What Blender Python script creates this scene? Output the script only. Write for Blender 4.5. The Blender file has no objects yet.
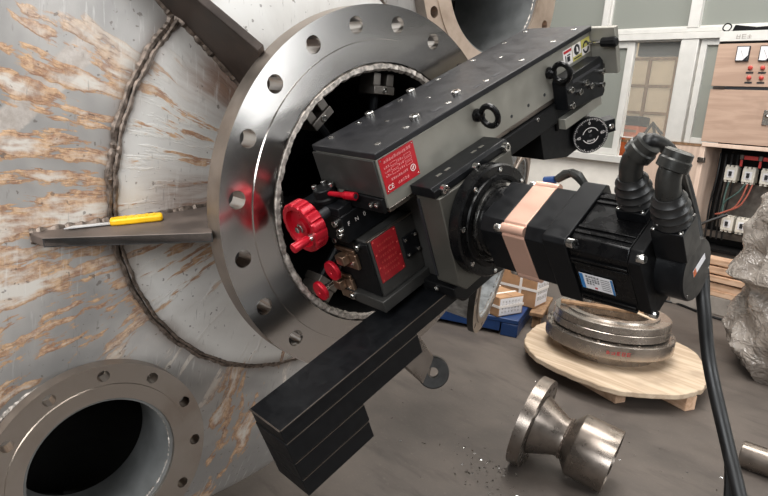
import bpy, bmesh, math, random
from mathutils import Vector, Matrix
from math import sin, cos, pi, radians, sqrt, atan2, hypot

C = bpy.context.scene
COL = C.collection
H = 1.3                      # height of the big flange centre above the floor
rnd = random.Random(7)

# ------------------------------------------------------------------ camera
cam_d = bpy.data.cameras.new('camera')
cam_d.sensor_width = 36.0
cam_d.lens = 36.0 * 625.77 / 768.0
cam_d.clip_start = 0.01
cam_o = bpy.data.objects.new('camera', cam_d)
COL.objects.link(cam_o)
_r = Vector((0.6732451, 0.7345369, 0.08483264))
_u = -Vector((0.20560101, -0.07576031, -0.97569903))
_b = -Vector((-0.71026, 0.67432627, -0.20202679))
_m = Matrix((_r, _u, _b)).transposed().to_4x4()
_m.translation = Vector((0.90298341, -0.84529974, 0.15091371 + H))
cam_o.matrix_world = _m
C.camera = cam_o

# ------------------------------------------------------------------ world, lamps, exposure
C.view_settings.view_transform = 'Standard'
C.view_settings.look = 'None'
C.view_settings.gamma = 1.0
C.view_settings.use_curve_mapping = False
C.view_settings.exposure = 0.1

world = bpy.data.worlds.new('world')
C.world = world
world.use_nodes = True
world.node_tree.nodes['Background'].inputs[0].default_value = (0.92, 0.96, 1.0, 1)
world.node_tree.nodes['Background'].inputs[1].default_value = 0.35


def area(name, loc, target, sx, sy, power, col=(1, 1, 1)):
    l = bpy.data.lights.new(name, 'AREA')
    l.shape = 'RECTANGLE'
    l.size = sx
    l.size_y = sy
    l.energy = power
    l.color = col
    o = bpy.data.objects.new(name, l)
    COL.objects.link(o)
    o.location = loc
    d = Vector(target) - Vector(loc)
    o.rotation_euler = d.to_track_quat('-Z', 'Y').to_euler()
    return o


# roof lights of the hall and an unseen light from behind the camera's left
area('roof_light', (0.6, -2.6, 6.2), (0.6, -2.2, 0), 2.2, 5.0, 380, (1.0, 0.98, 0.95))
area('roof_light', (1.6, 4.2, 6.2), (1.0, 4.2, 0), 2.0, 3.0, 120, (1.0, 0.98, 0.95))
area('roof_light', (-1.6, 2.6, 6.2), (-1.6, 5.6, 1.0), 3.0, 3.0, 330, (1.0, 0.97, 0.93))
area('unseen_left_light', (2.2, -6.5, 3.2), (-0.3, -0.2, 1.2), 3.0, 2.5, 330, (0.95, 0.98, 1.0))


area('high_fill_light', (8.8, 0.5, 4.7), (0, 0.5, 2.0), 6.5, 2.2, 430, (0.97, 0.99, 1.0))  # added fill light, no window there; brightens flange face and vessel front
# added lamps: one mirrored in the flange face, one brightening the back room
area('flange_fill_light', (8.9, 4.1, 2.5), (0, 4.1, 2.5), 3.4, 3.0, 90, (0.95, 0.98, 1.0))
area('back_room_fill', (-2.0, 8.0, 5.0), (-2.0, 8.2, 0), 4.0, 2.5, 560, (1.0, 0.95, 0.88))


# ------------------------------------------------------------------ materials
def s2l(c):
    c = c / 255.0
    return c / 12.92 if c <= 0.04045 else ((c + 0.055) / 1.055) ** 2.4


def rgb(r, g, b):
    return (s2l(r), s2l(g), s2l(b), 1.0)


class NT:
    def __init__(self, name):
        self.m = bpy.data.materials.new(name)
        self.m.use_nodes = True
        self.t = self.m.node_tree
        self.b = self.t.nodes['Principled BSDF']
        self._co = None

    def n(self, typ, **kw):
        nd = self.t.nodes.new(typ)
        for k, v in kw.items():
            setattr(nd, k, v)
        return nd

    def link(self, a, b):
        self.t.links.new(a, b)

    def val(self, sock, v):
        if isinstance(v, bpy.types.NodeSocket):
            self.link(v, sock)
        else:
            sock.default_value = v

    def obj(self):
        if self._co is None:
            self._co = self.n('ShaderNodeTexCoord').outputs['Object']
        return self._co

    def scale(self, vec, s, rot=(0, 0, 0)):
        mp = self.n('ShaderNodeMapping')
        self.link(vec, mp.inputs['Vector'])
        mp.inputs['Scale'].default_value = s
        mp.inputs['Rotation'].default_value = rot
        return mp.outputs[0]

    def noise(self, vec, sc, det=4, rough=0.55, dist=0.0):
        nd = self.n('ShaderNodeTexNoise')
        if vec is not None:
            self.link(vec, nd.inputs['Vector'])
        nd.inputs['Scale'].default_value = sc
        nd.inputs['Detail'].default_value = det
        nd.inputs['Roughness'].default_value = rough
        nd.inputs['Distortion'].default_value = dist
        return nd.outputs['Fac']

    def math(self, op, a, b=0.0, c=0.0):
        nd = self.n('ShaderNodeMath', operation=op)
        self.val(nd.inputs[0], a)
        self.val(nd.inputs[1], b)
        if len(nd.inputs) > 2:
            self.val(nd.inputs[2], c)
        return nd.outputs[0]

    def ramp(self, fac, lo, hi, a=0.0, b=1.0):
        nd = self.n('ShaderNodeMapRange')
        nd.interpolation_type = 'SMOOTHSTEP'
        self.val(nd.inputs['Value'], fac)
        nd.inputs['From Min'].default_value = lo
        nd.inputs['From Max'].default_value = hi
        nd.inputs['To Min'].default_value = a
        nd.inputs['To Max'].default_value = b
        return nd.outputs['Result']

    def mix(self, f, a, b):
        nd = self.n('ShaderNodeMix', data_type='RGBA')
        self.val(nd.inputs[0], f)
        self.val(nd.inputs[6], a)
        self.val(nd.inputs[7], b)
        return nd.outputs[2]

    def bump(self, h, strength=0.3, dist=0.002):
        nd = self.n('ShaderNodeBump')
        nd.inputs['Strength'].default_value = strength
        nd.inputs['Distance'].default_value = dist
        self.link(h, nd.inputs['Height'])
        self.link(nd.outputs[0], self.b.inputs['Normal'])

    def set(self, **kw):
        for k, v in kw.items():
            self.val(self.b.inputs[k.replace('_', ' ')], v)
        return self


def plain(name, col, rough=0.5, metal=0.0, var=0.12, sc=30.0, bump=0.0, spec=0.5, stretch=(1, 1, 1)):
    """one colour with a little grain"""
    t = NT(name)
    v = t.scale(t.obj(), stretch)
    f = t.noise(v, sc, 4)
    dark = tuple(c * (1 - var) for c in col[:3]) + (1,)
    lite = tuple(min(1, c * (1 + var)) for c in col[:3]) + (1,)
    t.set(Base_Color=t.mix(t.ramp(f, 0.3, 0.7), dark, lite), Metallic=metal,
          Roughness=t.ramp(f, 0.3, 0.7, max(0.02, rough - 0.06), min(1, rough + 0.06)))
    t.b.inputs['Specular IOR Level'].default_value = spec
    if bump:
        t.bump(f, bump)
    return t.m


def machined(name, col, rough=0.28, aniso=0.75, axis='X', stain=0.25):
    t = NT(name)
    f = t.noise(t.obj(), 9, 5)
    c = t.mix(t.ramp(f, 0.42, 0.75, 0, stain), col, rgb(128, 100, 78))
    tg = t.n('ShaderNodeTangent', direction_type='RADIAL', axis=axis)
    t.link(tg.outputs[0], t.b.inputs['Tangent'])
    t.set(Base_Color=c, Metallic=1.0, Roughness=rough, Anisotropic=aniso)
    return t.m


def mat_vessel(name, pad):
    t = NT(name)
    co = t.obj()
    sep = t.n('ShaderNodeSeparateXYZ')
    t.link(co, sep.inputs[0])
    y, z = sep.outputs['Y'], sep.outputs['Z']
    r = t.math('SQRT', t.math('ADD', t.math('MULTIPLY', y, y), t.math('MULTIPLY', z, z)))
    ang = t.math('ARCTAN2', z, t.math('MULTIPLY', y, -1.0))
    wob = t.noise(co, 5.0, 3)
    ang2 = t.math('ADD', ang, t.math('MULTIPLY', t.math('SUBTRACT', wob, 0.5), 0.12))
    cmb = t.n('ShaderNodeCombineXYZ')
    t.link(t.math('MULTIPLY', ang2, 3.4), cmb.inputs[0])
    t.link(t.math('MULTIPLY', r, 1.25), cmb.inputs[1])
    streak = t.noise(cmb.outputs[0], 4.2, 5, 0.62)
    blot = t.noise(co, 2.6, 4, 0.6, 0.4)
    fine = t.noise(co, 45, 5, 0.7)
    scr = t.noise(t.scale(co, (3, 60, 9), (0.7, 0, 0)), 3.0, 3, 0.6)
    # where the old wash has run: strongest beside the nozzle at the left
    near = t.math('ABSOLUTE', t.math('ADD', ang, 0.10))
    zone = t.math('MAXIMUM', t.ramp(near, 0.35, 0.95, 1.0, 0.1), t.ramp(t.math('ABSOLUTE', t.math('ADD', ang, 1.36)), 0.12, 0.28, 0.9, 0.0))
    wash = t.math('ADD', t.math('MULTIPLY', streak, 0.70), t.math('MULTIPLY', blot, 0.30))
    wash = t.math('ADD', wash, t.math('MULTIPLY', t.math('SUBTRACT', fine, 0.5), 0.10))
    wash = t.math('ADD', wash, t.math('MULTIPLY', t.math('SUBTRACT', zone, 1.0), 0.10))
    if pad:
        base = t.mix(t.ramp(blot, 0.35, 0.65), rgb(232, 230, 226), rgb(208, 204, 198))
        wmask = t.ramp(wash, 0.50, 0.53)
        edge = t.math('MULTIPLY', t.ramp(wash, 0.535, 0.57), t.ramp(wash, 0.57, 0.66, 1.0, 0.3))
        edge = t.math('MULTIPLY', edge, t.ramp(zone, 0.3, 0.95, 0.3, 0.9))
        col = t.mix(t.math('MULTIPLY', wmask, 0.4), base, rgb(228, 224, 216))
    else:
        base = t.mix(t.ramp(blot, 0.35, 0.65), rgb(146, 143, 140), rgb(192, 187, 182))
        wmask = t.ramp(wash, 0.49, 0.515)
        edge = t.math('MULTIPLY', t.ramp(wash, 0.470, 0.495), t.ramp(wash, 0.50, 0.60, 1.0, 0.0))
        edge = t.math('MULTIPLY', edge, t.ramp(zone, 0.45, 0.95, 0.08, 0.8))
        col = t.mix(t.math('MULTIPLY', wmask, 0.85), base, rgb(222, 215, 205))
        # pale ground strip running across the plate, and a ring of scale round the centre weld
        st = t.math('SUBTRACT', t.math('MULTIPLY', z, 0.66), t.math('MULTIPLY', y, 0.75))
        st = t.math('ADD', st, t.math('MULTIPLY', t.math('SUBTRACT', fine, 0.5), 0.01))
        strip = t.math('MULTIPLY', t.ramp(st, 0.489, 0.494), t.ramp(st, 0.530, 0.536, 1.0, 0.0))
        strip = t.math('MULTIPLY', strip, t.ramp(y, -0.485, -0.47, 1.0, 0.0))
        col = t.mix(t.math('MULTIPLY', strip, 0.85), col, t.mix(t.ramp(fine, 0.35, 0.7), rgb(176, 164, 154), rgb(205, 196, 188)))
    rust = t.mix(t.ramp(fine, 0.35, 0.65), rgb(150, 100, 64), rgb(208, 164, 118))
    col = t.mix(edge, col, rust)
    heat = t.math('MULTIPLY', t.ramp(t.math('ABSOLUTE', t.math('SUBTRACT', r, 0.447)), 0.0, 0.035, 1.0, 0.0), t.ramp(blot, 0.35, 0.6, 0.25, 0.75))
    col = t.mix(heat, col, rgb(104, 88, 78))
    nearb = t.math('MINIMUM', near, t.math('ABSOLUTE', t.math('SUBTRACT', ang, 0.62)))
    heat2 = t.math('MULTIPLY', t.math('MULTIPLY', t.ramp(r, 0.32, 0.44, 1.0, 0.0), t.ramp(nearb, 0.02, 0.28, 1.0, 0.08)), t.ramp(streak, 0.35, 0.6, 0.35, 0.9))
    col = t.mix(heat2, col, rgb(132, 98, 78))
    brush = t.noise(t.scale(co, (2, 70, 7), (-0.62, 0, 0)), 2.0, 4, 0.65)
    bm_ = t.math('MULTIPLY', t.ramp(brush, 0.56, 0.68), t.ramp(t.noise(co, 3.3, 3), 0.42, 0.6))
    col = t.mix(t.math('MULTIPLY', bm_, 0.35), col, rgb(232, 230, 226))
    speck = t.ramp(t.noise(co, 75, 2, 0.5), 0.68, 0.72)
    col = t.mix(t.math('MULTIPLY', speck, 0.6), col, rgb(92, 80, 72))
    scm = t.math('MULTIPLY', t.ramp(scr, 0.64, 0.72), 0.35)
    col = t.mix(scm, col, rgb(112, 106, 102))
    t.set(Base_Color=col, Metallic=0.15, Roughness=t.ramp(wmask, 0, 1, 0.42, 0.68))
    t.bump(t.math('ADD', t.math('MULTIPLY', fine, 0.6), wmask), 0.35, 0.0015)
    return t.m


def mat_floor():
    t = NT('worn_concrete')
    co = t.obj()
    a = t.noise(co, 1.1, 6, 0.6, 0.3)
    b = t.noise(t.scale(co, (0.7, 2.4, 1), (0, 0, 0.5)), 4.0, 5, 0.6)
    f = t.noise(co, 55, 4, 0.7)
    col = t.mix(t.ramp(a, 0.3, 0.7), rgb(66, 60, 56), rgb(98, 89, 82))
    col = t.mix(t.math('MULTIPLY', t.ramp(b, 0.5, 0.72), 0.5), col, rgb(54, 48, 44))
    col = t.mix(t.math('MULTIPLY', t.ramp(f, 0.55, 0.75), 0.3), col, rgb(116, 107, 98))
    t.set(Base_Color=col, Roughness=t.ramp(a, 0.3, 0.7, 0.5, 0.75))
    t.bump(f, 0.15, 0.002)
    return t.m


def mat_wood(name, c1, c2, axis=0, sc=1.0):
    t = NT(name)
    s = [14.0, 14.0, 14.0]
    s[axis] = 1.6
    v = t.scale(t.obj(), tuple(x * sc for x in s))
    a = t.noise(v, 2.0, 5, 0.6, 0.8)
    b = t.noise(t.obj(), 5 * sc, 4)
    col = t.mix(t.ramp(a, 0.35, 0.65), c1, c2)
    dk = tuple(x * 0.45 for x in c1[:3]) + (1,)
    col = t.mix(t.math('MULTIPLY', t.ramp(b, 0.55, 0.8), 0.45), col, dk)
    t.set(Base_Color=col, Roughness=0.75)
    t.bump(a, 0.25, 0.002)
    return t.m


def mat_glass(name, tint, alpha):
    t = NT(name)
    t.set(Base_Color=tint, Roughness=0.08, Alpha=alpha, Metallic=0.0)
    t.b.inputs['Specular IOR Level'].default_value = 0.6
    return t.m


def mat_film():
    t = NT('dusty_plastic_film')
    co = t.obj()
    a = t.noise(co, 3.0, 3)
    def ridge(sc):
        n_ = t.noise(co, sc, 3, 0.55, 0.6)
        return t.ramp(t.math('ABSOLUTE', t.math('SUBTRACT', n_, 0.5)), 0.0, 0.07, 1.0, 0.0)
    r1, r2 = ridge(5.0), ridge(13.0)
    hgt = t.math('ADD', r1, t.math('MULTIPLY', r2, 0.6))
    col = t.mix(t.ramp(a, 0.35, 0.65), rgb(126, 117, 109), rgb(164, 156, 148))
    t.set(Base_Color=col, Roughness=0.2)
    t.b.inputs['Specular IOR Level'].default_value = 0.8
    t.bump(hgt, 0.5, 0.02)
    return t.m


M = {}
M['head'] = mat_vessel('weathered_stainless_plate', False)
M['pad'] = mat_vessel('weathered_stainless_pad', True)
M['face'] = machined('machined_flange_face', rgb(206, 202, 198), 0.17, 0.55, stain=0.12)
M['face2'] = machined('dull_machined_face', rgb(184, 176, 168), 0.3, 0.5, stain=0.3)
M['rim'] = plain('turned_flange_rim', rgb(150, 140, 131), 0.42, 0.85, 0.2, 14)
M['pink'] = machined('rough_turned_flange_face', rgb(205, 186, 170), 0.5, 0.3, stain=0.5)
M['pipe_in'] = plain('grey_pipe_wall', rgb(128, 129, 128), 0.5, 0.5, 0.15, 18, 0.1)
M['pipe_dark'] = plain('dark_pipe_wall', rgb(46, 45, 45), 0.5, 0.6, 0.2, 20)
M['weld'] = plain('weld_metal', rgb(116, 104, 95), 0.45, 0.7, 0.5, 90, 0.4)
M['weldlite'] = plain('bright_weld_metal', rgb(170, 162, 154), 0.5, 0.6, 0.5, 120, 0.5)
M['gusset'] = plain('scaled_steel', rgb(66, 57, 52), 0.5, 0.4, 0.35, 16, 0.2)
M['gusset2'] = plain('brown_scaled_steel', rgb(94, 84, 78), 0.55, 0.4, 0.35, 12, 0.2)
M['black'] = plain('black_anodised', rgb(15, 16, 18), 0.36, 0.0, 0.15, 60, spec=0.22)
M['blackgloss'] = plain('black_paint', rgb(9, 9, 10), 0.28, 0.0, 0.1, 50, spec=0.28)
M['blackmatte'] = plain('black_cast', rgb(12, 12, 13), 0.5, 0.0, 0.2, 80, 0.05, spec=0.2)
M['top'] = plain('dark_grey_anodised_plate', rgb(34, 34, 36), 0.36, 0.0, 0.1, 40, spec=0.25)
M['grey'] = plain('grey_hardcoat', rgb(146, 143, 134), 0.38, 0.45, 0.05, 25)
M['greydark'] = plain('dark_grey_hardcoat', rgb(66, 65, 63), 0.4, 0.5, 0.08, 25)
M['greymid'] = plain('mid_grey_hardcoat', rgb(86, 84, 78), 0.4, 0.5, 0.06, 25)
M['red'] = plain('red_anodised', rgb(176, 16, 36), 0.32, 0.35, 0.08, 50)
M['labelred'] = plain('red_label', rgb(178, 24, 36), 0.4, 0.0, 0.06, 60)
M['reddark'] = plain('dark_red_plate', rgb(150, 24, 32), 0.45, 0.1, 0.15, 60)
M['white'] = plain('white_print', rgb(225, 218, 214), 0.5, 0, 0.03)
M['chrome'] = plain('bright_zinc_screw', rgb(206, 204, 200), 0.22, 1.0, 0.1, 60)
M['copper'] = plain('rose_anodised_ring', rgb(222, 180, 160), 0.36, 0.6, 0.02, 30)
M['brass'] = plain('bronze_bracket', rgb(150, 124, 104), 0.35, 0.85, 0.2, 60)
M['rubber'] = plain('black_rubber', rgb(30, 30, 30), 0.38, 0.0, 0.2, 40)
M['conn'] = plain('gunmetal_connector', rgb(58, 58, 56), 0.32, 0.55, 0.15, 50)
M['cable'] = plain('black_cable_sheath', rgb(12, 12, 13), 0.45, 0.0, 0.2, 40)
M['blade'] = plain('steel_blade', rgb(196, 196, 196), 0.45, 0.3, 0.05, 40)
M['printpink'] = plain('pale_red_print', rgb(222, 150, 150), 0.5, 0, 0.03)
M['yellow'] = plain('yellow_plastic', rgb(240, 186, 20), 0.4, 0, 0.06, 40)
M['blue'] = plain('blue_print', rgb(52, 120, 180), 0.5)
M['stickyel'] = plain('yellow_print', rgb(190, 180, 92), 0.5)
M['ink'] = plain('black_print', rgb(28, 28, 32), 0.6)
M['orange'] = plain('orange_paint', rgb(190, 92, 42), 0.5)
M['steel'] = plain('stainless_steel', rgb(132, 123, 115), 0.3, 0.9, 0.12, 16)
M['steelring'] = plain('machined_ring', rgb(182, 173, 164), 0.24, 0.9, 0.06, 10)
M['steeldark'] = plain('dull_steel', rgb(124, 118, 112), 0.42, 0.8, 0.2, 20)
M['floor'] = mat_floor()
M['board'] = mat_wood('pale_sawn_wood', rgb(176, 154, 130), rgb(202, 182, 158), 0, 0.7)
M['plank'] = mat_wood('raw_plank', rgb(184, 146, 116), rgb(212, 178, 150), 0, 1.0)
M['ply'] = mat_wood('plywood_panel', rgb(166, 138, 120), rgb(182, 154, 135), 0, 0.6)
M['plypink'] = mat_wood('pale_plywood', rgb(206, 180, 162), rgb(218, 194, 176), 2, 0.5)
M['brown'] = mat_wood('brown_wood', rgb(120, 92, 66), rgb(150, 118, 88), 2, 1.0)
M['wallwhite'] = plain('white_wall', rgb(240, 235, 226), 0.8, 0, 0.05, 6, 0.05)
M['wallgrey'] = plain('hall_wall', rgb(52, 49, 47), 0.8, 0, 0.08, 3)
M['ceil'] = plain('hall_roof', rgb(150, 150, 150), 0.8, 0, 0.05, 3)
M['frame'] = plain('white_window_frame', rgb(206, 204, 199), 0.5, 0, 0.04, 10)
M['glass'] = mat_glass('window_glass', rgb(150, 153, 146), 0.74)
M['glassclear'] = mat_glass('clear_glass', rgb(190, 190, 185), 0.18)
M['beige'] = plain('beige_panel', rgb(222, 200, 172), 0.6, 0, 0.05, 8)
M['card'] = plain('cardboard', rgb(168, 130, 96), 0.75, 0, 0.1, 14)
M['strap'] = plain('white_strap', rgb(232, 226, 220), 0.5, 0, 0.03)
M['paper'] = plain('white_paper', rgb(222, 220, 222), 0.7, 0, 0.04, 60)
M['pblue'] = plain('blue_plastic', rgb(24, 56, 104), 0.4, 0, 0.1, 10)
M['breaker'] = plain('white_breaker', rgb(214, 208, 196), 0.5, 0, 0.06, 40)
M['busred'] = plain('red_sleeve', rgb(186, 62, 58), 0.45)
M['wirered'] = plain('red_wire', rgb(158, 84, 68), 0.5)
M['wiregreen'] = plain('green_wire', rgb(58, 82, 76), 0.5)
M['lamp'] = plain('red_lamp', rgb(186, 70, 62), 0.35)
M['concrete'] = plain('grey_concrete', rgb(142, 134, 126), 0.8, 0, 0.15, 10, 0.1)
M['film'] = mat_film()
M['litpipe'] = plain('lit_pipe_wall', rgb(188, 190, 190), 0.55, 0.2, 0.35, 40, 0.2)  # light on the inner pipe wall put into a paler colour
M['inside'] = plain('dark_inner_shade', rgb(26, 25, 24), 0.8, 0, 0.2, 10)  # shade inside the vessel painted into its inner faces
M['lugdark'] = plain('dark_lug_and_rim_shade', rgb(52, 51, 50), 0.5, 0.4, 0.25, 40)


# ------------------------------------------------------------------ geometry
class Geo:
    def __init__(self):
        self.v = []
        self.f = []

    def add(self, vs, fs, mat=None):
        k = len(self.v)
        for p in vs:
            p = Vector(p)
            self.v.append(mat @ p if mat is not None else p)
        self.f += [tuple(i + k for i in q) for q in fs]
        return self

    def box(self, a, b, mat=None):
        x0, y0, z0 = a
        x1, y1, z1 = b
        vs = [(x0, y0, z0), (x1, y0, z0), (x1, y1, z0), (x0, y1, z0), (x0, y0, z1), (x1, y0, z1), (x1, y1, z1), (x0, y1, z1)]
        return self.add(vs, [(0, 3, 2, 1), (4, 5, 6, 7), (0, 1, 5, 4), (1, 2, 6, 5), (2, 3, 7, 6), (3, 0, 4, 7)], mat)

    def lathe(self, prof, seg=32, mat=None, mod=None, closed=False, arc=None):
        """profile of (x, r) turned about the local X axis"""
        n = len(prof)
        vs = []
        fs = []
        for i, (x, r) in enumerate(prof):
            for k in range(seg):
                a = 2 * pi * k / seg
                rr = r * (mod(a, x, r) if mod else 1.0)
                vs.append((x, rr * cos(a), rr * sin(a)))
        for i in range(n if closed else n - 1):
            j = (i + 1) % n
            for k in range(seg):
                l = (k + 1) % seg
                fs.append((i * seg + k, j * seg + k, j * seg + l, i * seg + l))
        if not closed:
            if prof[0][1] > 1e-6:
                fs.append(tuple(range(seg)))
            if prof[-1][1] > 1e-6:
                fs.append(tuple((n - 1) * seg + k for k in reversed(range(seg))))
        return self.add(vs, fs, mat)

    def tube(self, pts, r, seg=8, close=False, caps=True):
        pts = [Vector(p) for p in pts]
        n = len(pts)
        rs = r if isinstance(r, (list, tuple)) else [r] * n
        vs = []
        fs = []
        up = None
        for i, p in enumerate(pts):
            if close:
                d = (pts[(i + 1) % n] - pts[i - 1]).normalized()
            else:
                d = (pts[min(i + 1, n - 1)] - pts[max(i - 1, 0)]).normalized()
            if up is None:
                up = Vector((0, 0, 1)) if abs(d.z) < 0.9 else Vector((1, 0, 0))
            s = d.cross(up).normalized()
            up = s.cross(d).normalized()
            for k in range(seg):
                a = 2 * pi * k / seg
                vs.append(p + (s * cos(a) + up * sin(a)) * rs[i])
        for i in range(n if close else n - 1):
            j = (i + 1) % n
            for k in range(seg):
                l = (k + 1) % seg
                fs.append((i * seg + k, i * seg + l, j * seg + l, j * seg + k))
        if caps and not close:
            fs.append(tuple(reversed(range(seg))))
            fs.append(tuple((n - 1) * seg + k for k in range(seg)))
        return self.add(vs, fs)

    def prism(self, poly, o, ex, ey, ez, t):
        """polygon (list of 2D) in the plane o+ex*a+ey*b, thickened by ez*t"""
        o, ex, ey, ez = Vector(o), Vector(ex), Vector(ey), Vector(ez)
        n = len(poly)
        vs = [o + ex * a + ey * b for a, b in poly] + [o + ex * a + ey * b + ez * t for a, b in poly]
        fs = [tuple(reversed(range(n))), tuple(range(n, 2 * n))]
        for i in range(n):
            j = (i + 1) % n
            fs.append((i, j, n + j, n + i))
        return self.add(vs, fs)

    def mesh(self, name, weld=False):
        me = bpy.data.meshes.new(name)
        me.from_pydata([tuple(p) for p in self.v], [], self.f)
        bm = bmesh.new()
        bm.from_mesh(me)
        if weld:
            bmesh.ops.remove_doubles(bm, verts=bm.verts, dist=1e-5)
        bmesh.ops.recalc_face_normals(bm, faces=bm.faces)
        bm.to_mesh(me)
        bm.free()
        for p in me.polygons:
            p.use_smooth = True
        me.set_sharp_from_angle(angle=radians(24 if weld else 32))
        return me


def obj(name, geo, mat, parent=None, loc=(0, 0, 0), rot=None, bevel=0.0, label=None, weld=False, kind=None):
    if kind is None and name in ('print', 'graduation', 'lettering', 'chalk_mark', 'terminal', 'grip_rib'):
        kind = 'stuff'
    me = geo if isinstance(geo, bpy.types.Mesh) else geo.mesh(name, weld)
    if not me.materials:
        me.materials.append(mat)
    o = bpy.data.objects.new(name, me)
    COL.objects.link(o)
    if parent is not None:
        o.parent = parent
    if isinstance(loc, Matrix):
        o.matrix_local = loc
    else:
        o.location = loc
        if rot is not None:
            o.rotation_euler = rot
    if bevel:
        b = o.modifiers.new('bevel', 'BEVEL')
        b.width = bevel
        b.segments = 2
        b.limit_method = 'ANGLE'
        b.angle_limit = radians(40)
        b.harden_normals = False
    if label:
        o['label'] = label
    if kind:
        o['kind'] = kind
    return o


def tag(o, label, cat, group=None):
    o['label'] = label
    o['category'] = cat
    if group:
        o['group'] = group
    return o


def thing(name, label, cat, loc=(0, 0, 0), rot=(0, 0, 0), group=None):
    o = bpy.data.objects.new(name, None)
    COL.objects.link(o)
    o.empty_display_size = 0.05
    o.location = loc
    o.rotation_euler = rot
    return tag(o, label, cat, group)


def struct(name, geo, mat, parent=None, bevel=0.0, loc=(0, 0, 0)):
    return obj(name, geo, mat, parent, loc=loc, bevel=bevel, kind=None if parent else 'structure')


def align(p, nrm, roll=0.0):
    """matrix that puts a mesh's +X along nrm at p"""
    q = Vector(nrm).normalized().to_track_quat('X', 'Z').to_matrix().to_4x4()
    m = Matrix.Translation(Vector(p)) @ q
    return m @ Matrix.Rotation(roll, 4, 'X')


def text_mesh(s, size):
    cu = bpy.data.curves.new('lettering', 'FONT')
    cu.body = s
    cu.size = size
    cu.align_x = 'CENTER'
    cu.align_y = 'CENTER'
    cu.extrude = 0.00015
    o = bpy.data.objects.new('lettering', cu)
    COL.objects.link(o)
    me = bpy.data.meshes.new_from_object(o.evaluated_get(bpy.context.evaluated_depsgraph_get()))
    bpy.data.objects.remove(o)
    bpy.data.curves.remove(cu)
    return me


def frame_m(o, ex, ey):
    ex, ey = Vector(ex).normalized(), Vector(ey).normalized()
    ez = ex.cross(ey).normalized()
    m = Matrix((ex, ey, ez)).transposed().to_4x4()
    m.translation = Vector(o)
    return m


_screw = {}


def screw_mesh(r, h, matname='chrome'):
    """socket head cap screw, head standing along +X"""
    key = (r, h, matname)
    if key not in _screw:
        g = Geo()
        n = 12
        rings = [(0, r, 0), (h * 0.86, r, 0), (h, r * 0.86, 0), (h, r * 0.52, 1), (h * 0.4, r * 0.5, 1)]
        vs = []
        for x, rr, hexa in rings:
            for k in range(n):
                a = 2 * pi * k / n
                q = rr * (1.0 if not hexa or k % 2 == 0 else 0.866)
                vs.append((x, q * cos(a), q * sin(a)))
        fs = []
        for i in range(4):
            for k in range(n):
                l = (k + 1) % n
                fs.append((i * n + k, (i + 1) * n + k, (i + 1) * n + l, i * n + l))
        fs.append(tuple(4 * n + k for k in range(n)))
        g.add(vs, fs)
        me = g.mesh('cap_screw')
        me.materials.append(M[matname])
        _screw[key] = me
    return _screw[key]


def screw(parent, p, nrm, r=0.006, h=0.006, mat='chrome', name='cap_screw'):
    return obj(name, screw_mesh(r, h, mat), M[mat], parent, align(p, nrm, rnd.random()))


def flange_face(g, ro, ri, n, rb, rh, x0, x1, phase=0.0, flip=False, back=True):
    """annulus ro..ri with n real bolt holes, from x0 (back) to x1 (front)"""
    sec = 2 * pi / n
    for k in range(n):
        a0 = phase + (k - 0.5) * sec
        bd = []
        no, ns = 6, 4
        for i in range(no):
            a = a0 + sec * i / no
            bd.append((ro * cos(a), ro * sin(a)))
        for i in range(ns):
            q = ro + (ri - ro) * i / ns
            bd.append((q * cos(a0 + sec), q * sin(a0 + sec)))
        for i in range(no):
            a = a0 + sec - sec * i / no
            bd.append((ri * cos(a), ri * sin(a)))
        for i in range(ns):
            q = ri + (ro - ri) * i / ns
            bd.append((q * cos(a0), q * sin(a0)))
        cy, cz = rb * cos(phase + k * sec), rb * sin(phase + k * sec)
        ci = []
        for (p, q) in bd:
            d = hypot(p - cy, q - cz)
            ci.append((cy + rh * (p - cy) / d, cz + rh * (q - cz) / d))
        m = len(bd)
        for xx in ((x1, x0) if back else (x1,)):
            vs = [(xx, p, q) for p, q in bd] + [(xx, p, q) for p, q in ci]
            g.add(vs, [(i, (i + 1) % m, m + (i + 1) % m, m + i) for i in range(m)])
        vs = [(x1, p, q) for p, q in ci] + [(x0, p, q) for p, q in ci]
        g.add(vs, [(i, (i + 1) % m, m + (i + 1) % m, m + i) for i in range(m)])


def flange_geo(ro, rr, ri, n, rb, rh, t, rf=0.003, phase=0.0, seg=96):
    """front annulus with holes and raised face; returns (face geo, rim geo)"""
    seg = n * 6
    g = Geo()
    flange_face(g, ro, rr, n, rb, rh, -t, -rf, phase)
    q = Geo()
    vs = []
    fs = []
    prof = [(-rf, rr), (0.0, rr - 0.001), (0.0, ri), (-t, ri), (-t, rr)]
    g.lathe(prof, seg, Matrix.Rotation(phase - pi / n, 4, 'X'))
    # drop end caps added by lathe
    g.f = [f for f in g.f if len(f) <= 8]   # the lathe's caps go
    s = n * 6
    for x in (-t, -rf):
        for k in range(s):
            a = phase - pi / n + 2 * pi * k / s
            vs.append((x, ro * cos(a), ro * sin(a)))
    fs = [(k, (k + 1) % s, s + (k + 1) % s, s + k) for k in range(s)]
    q.add(vs, fs)
    return g, q


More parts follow.
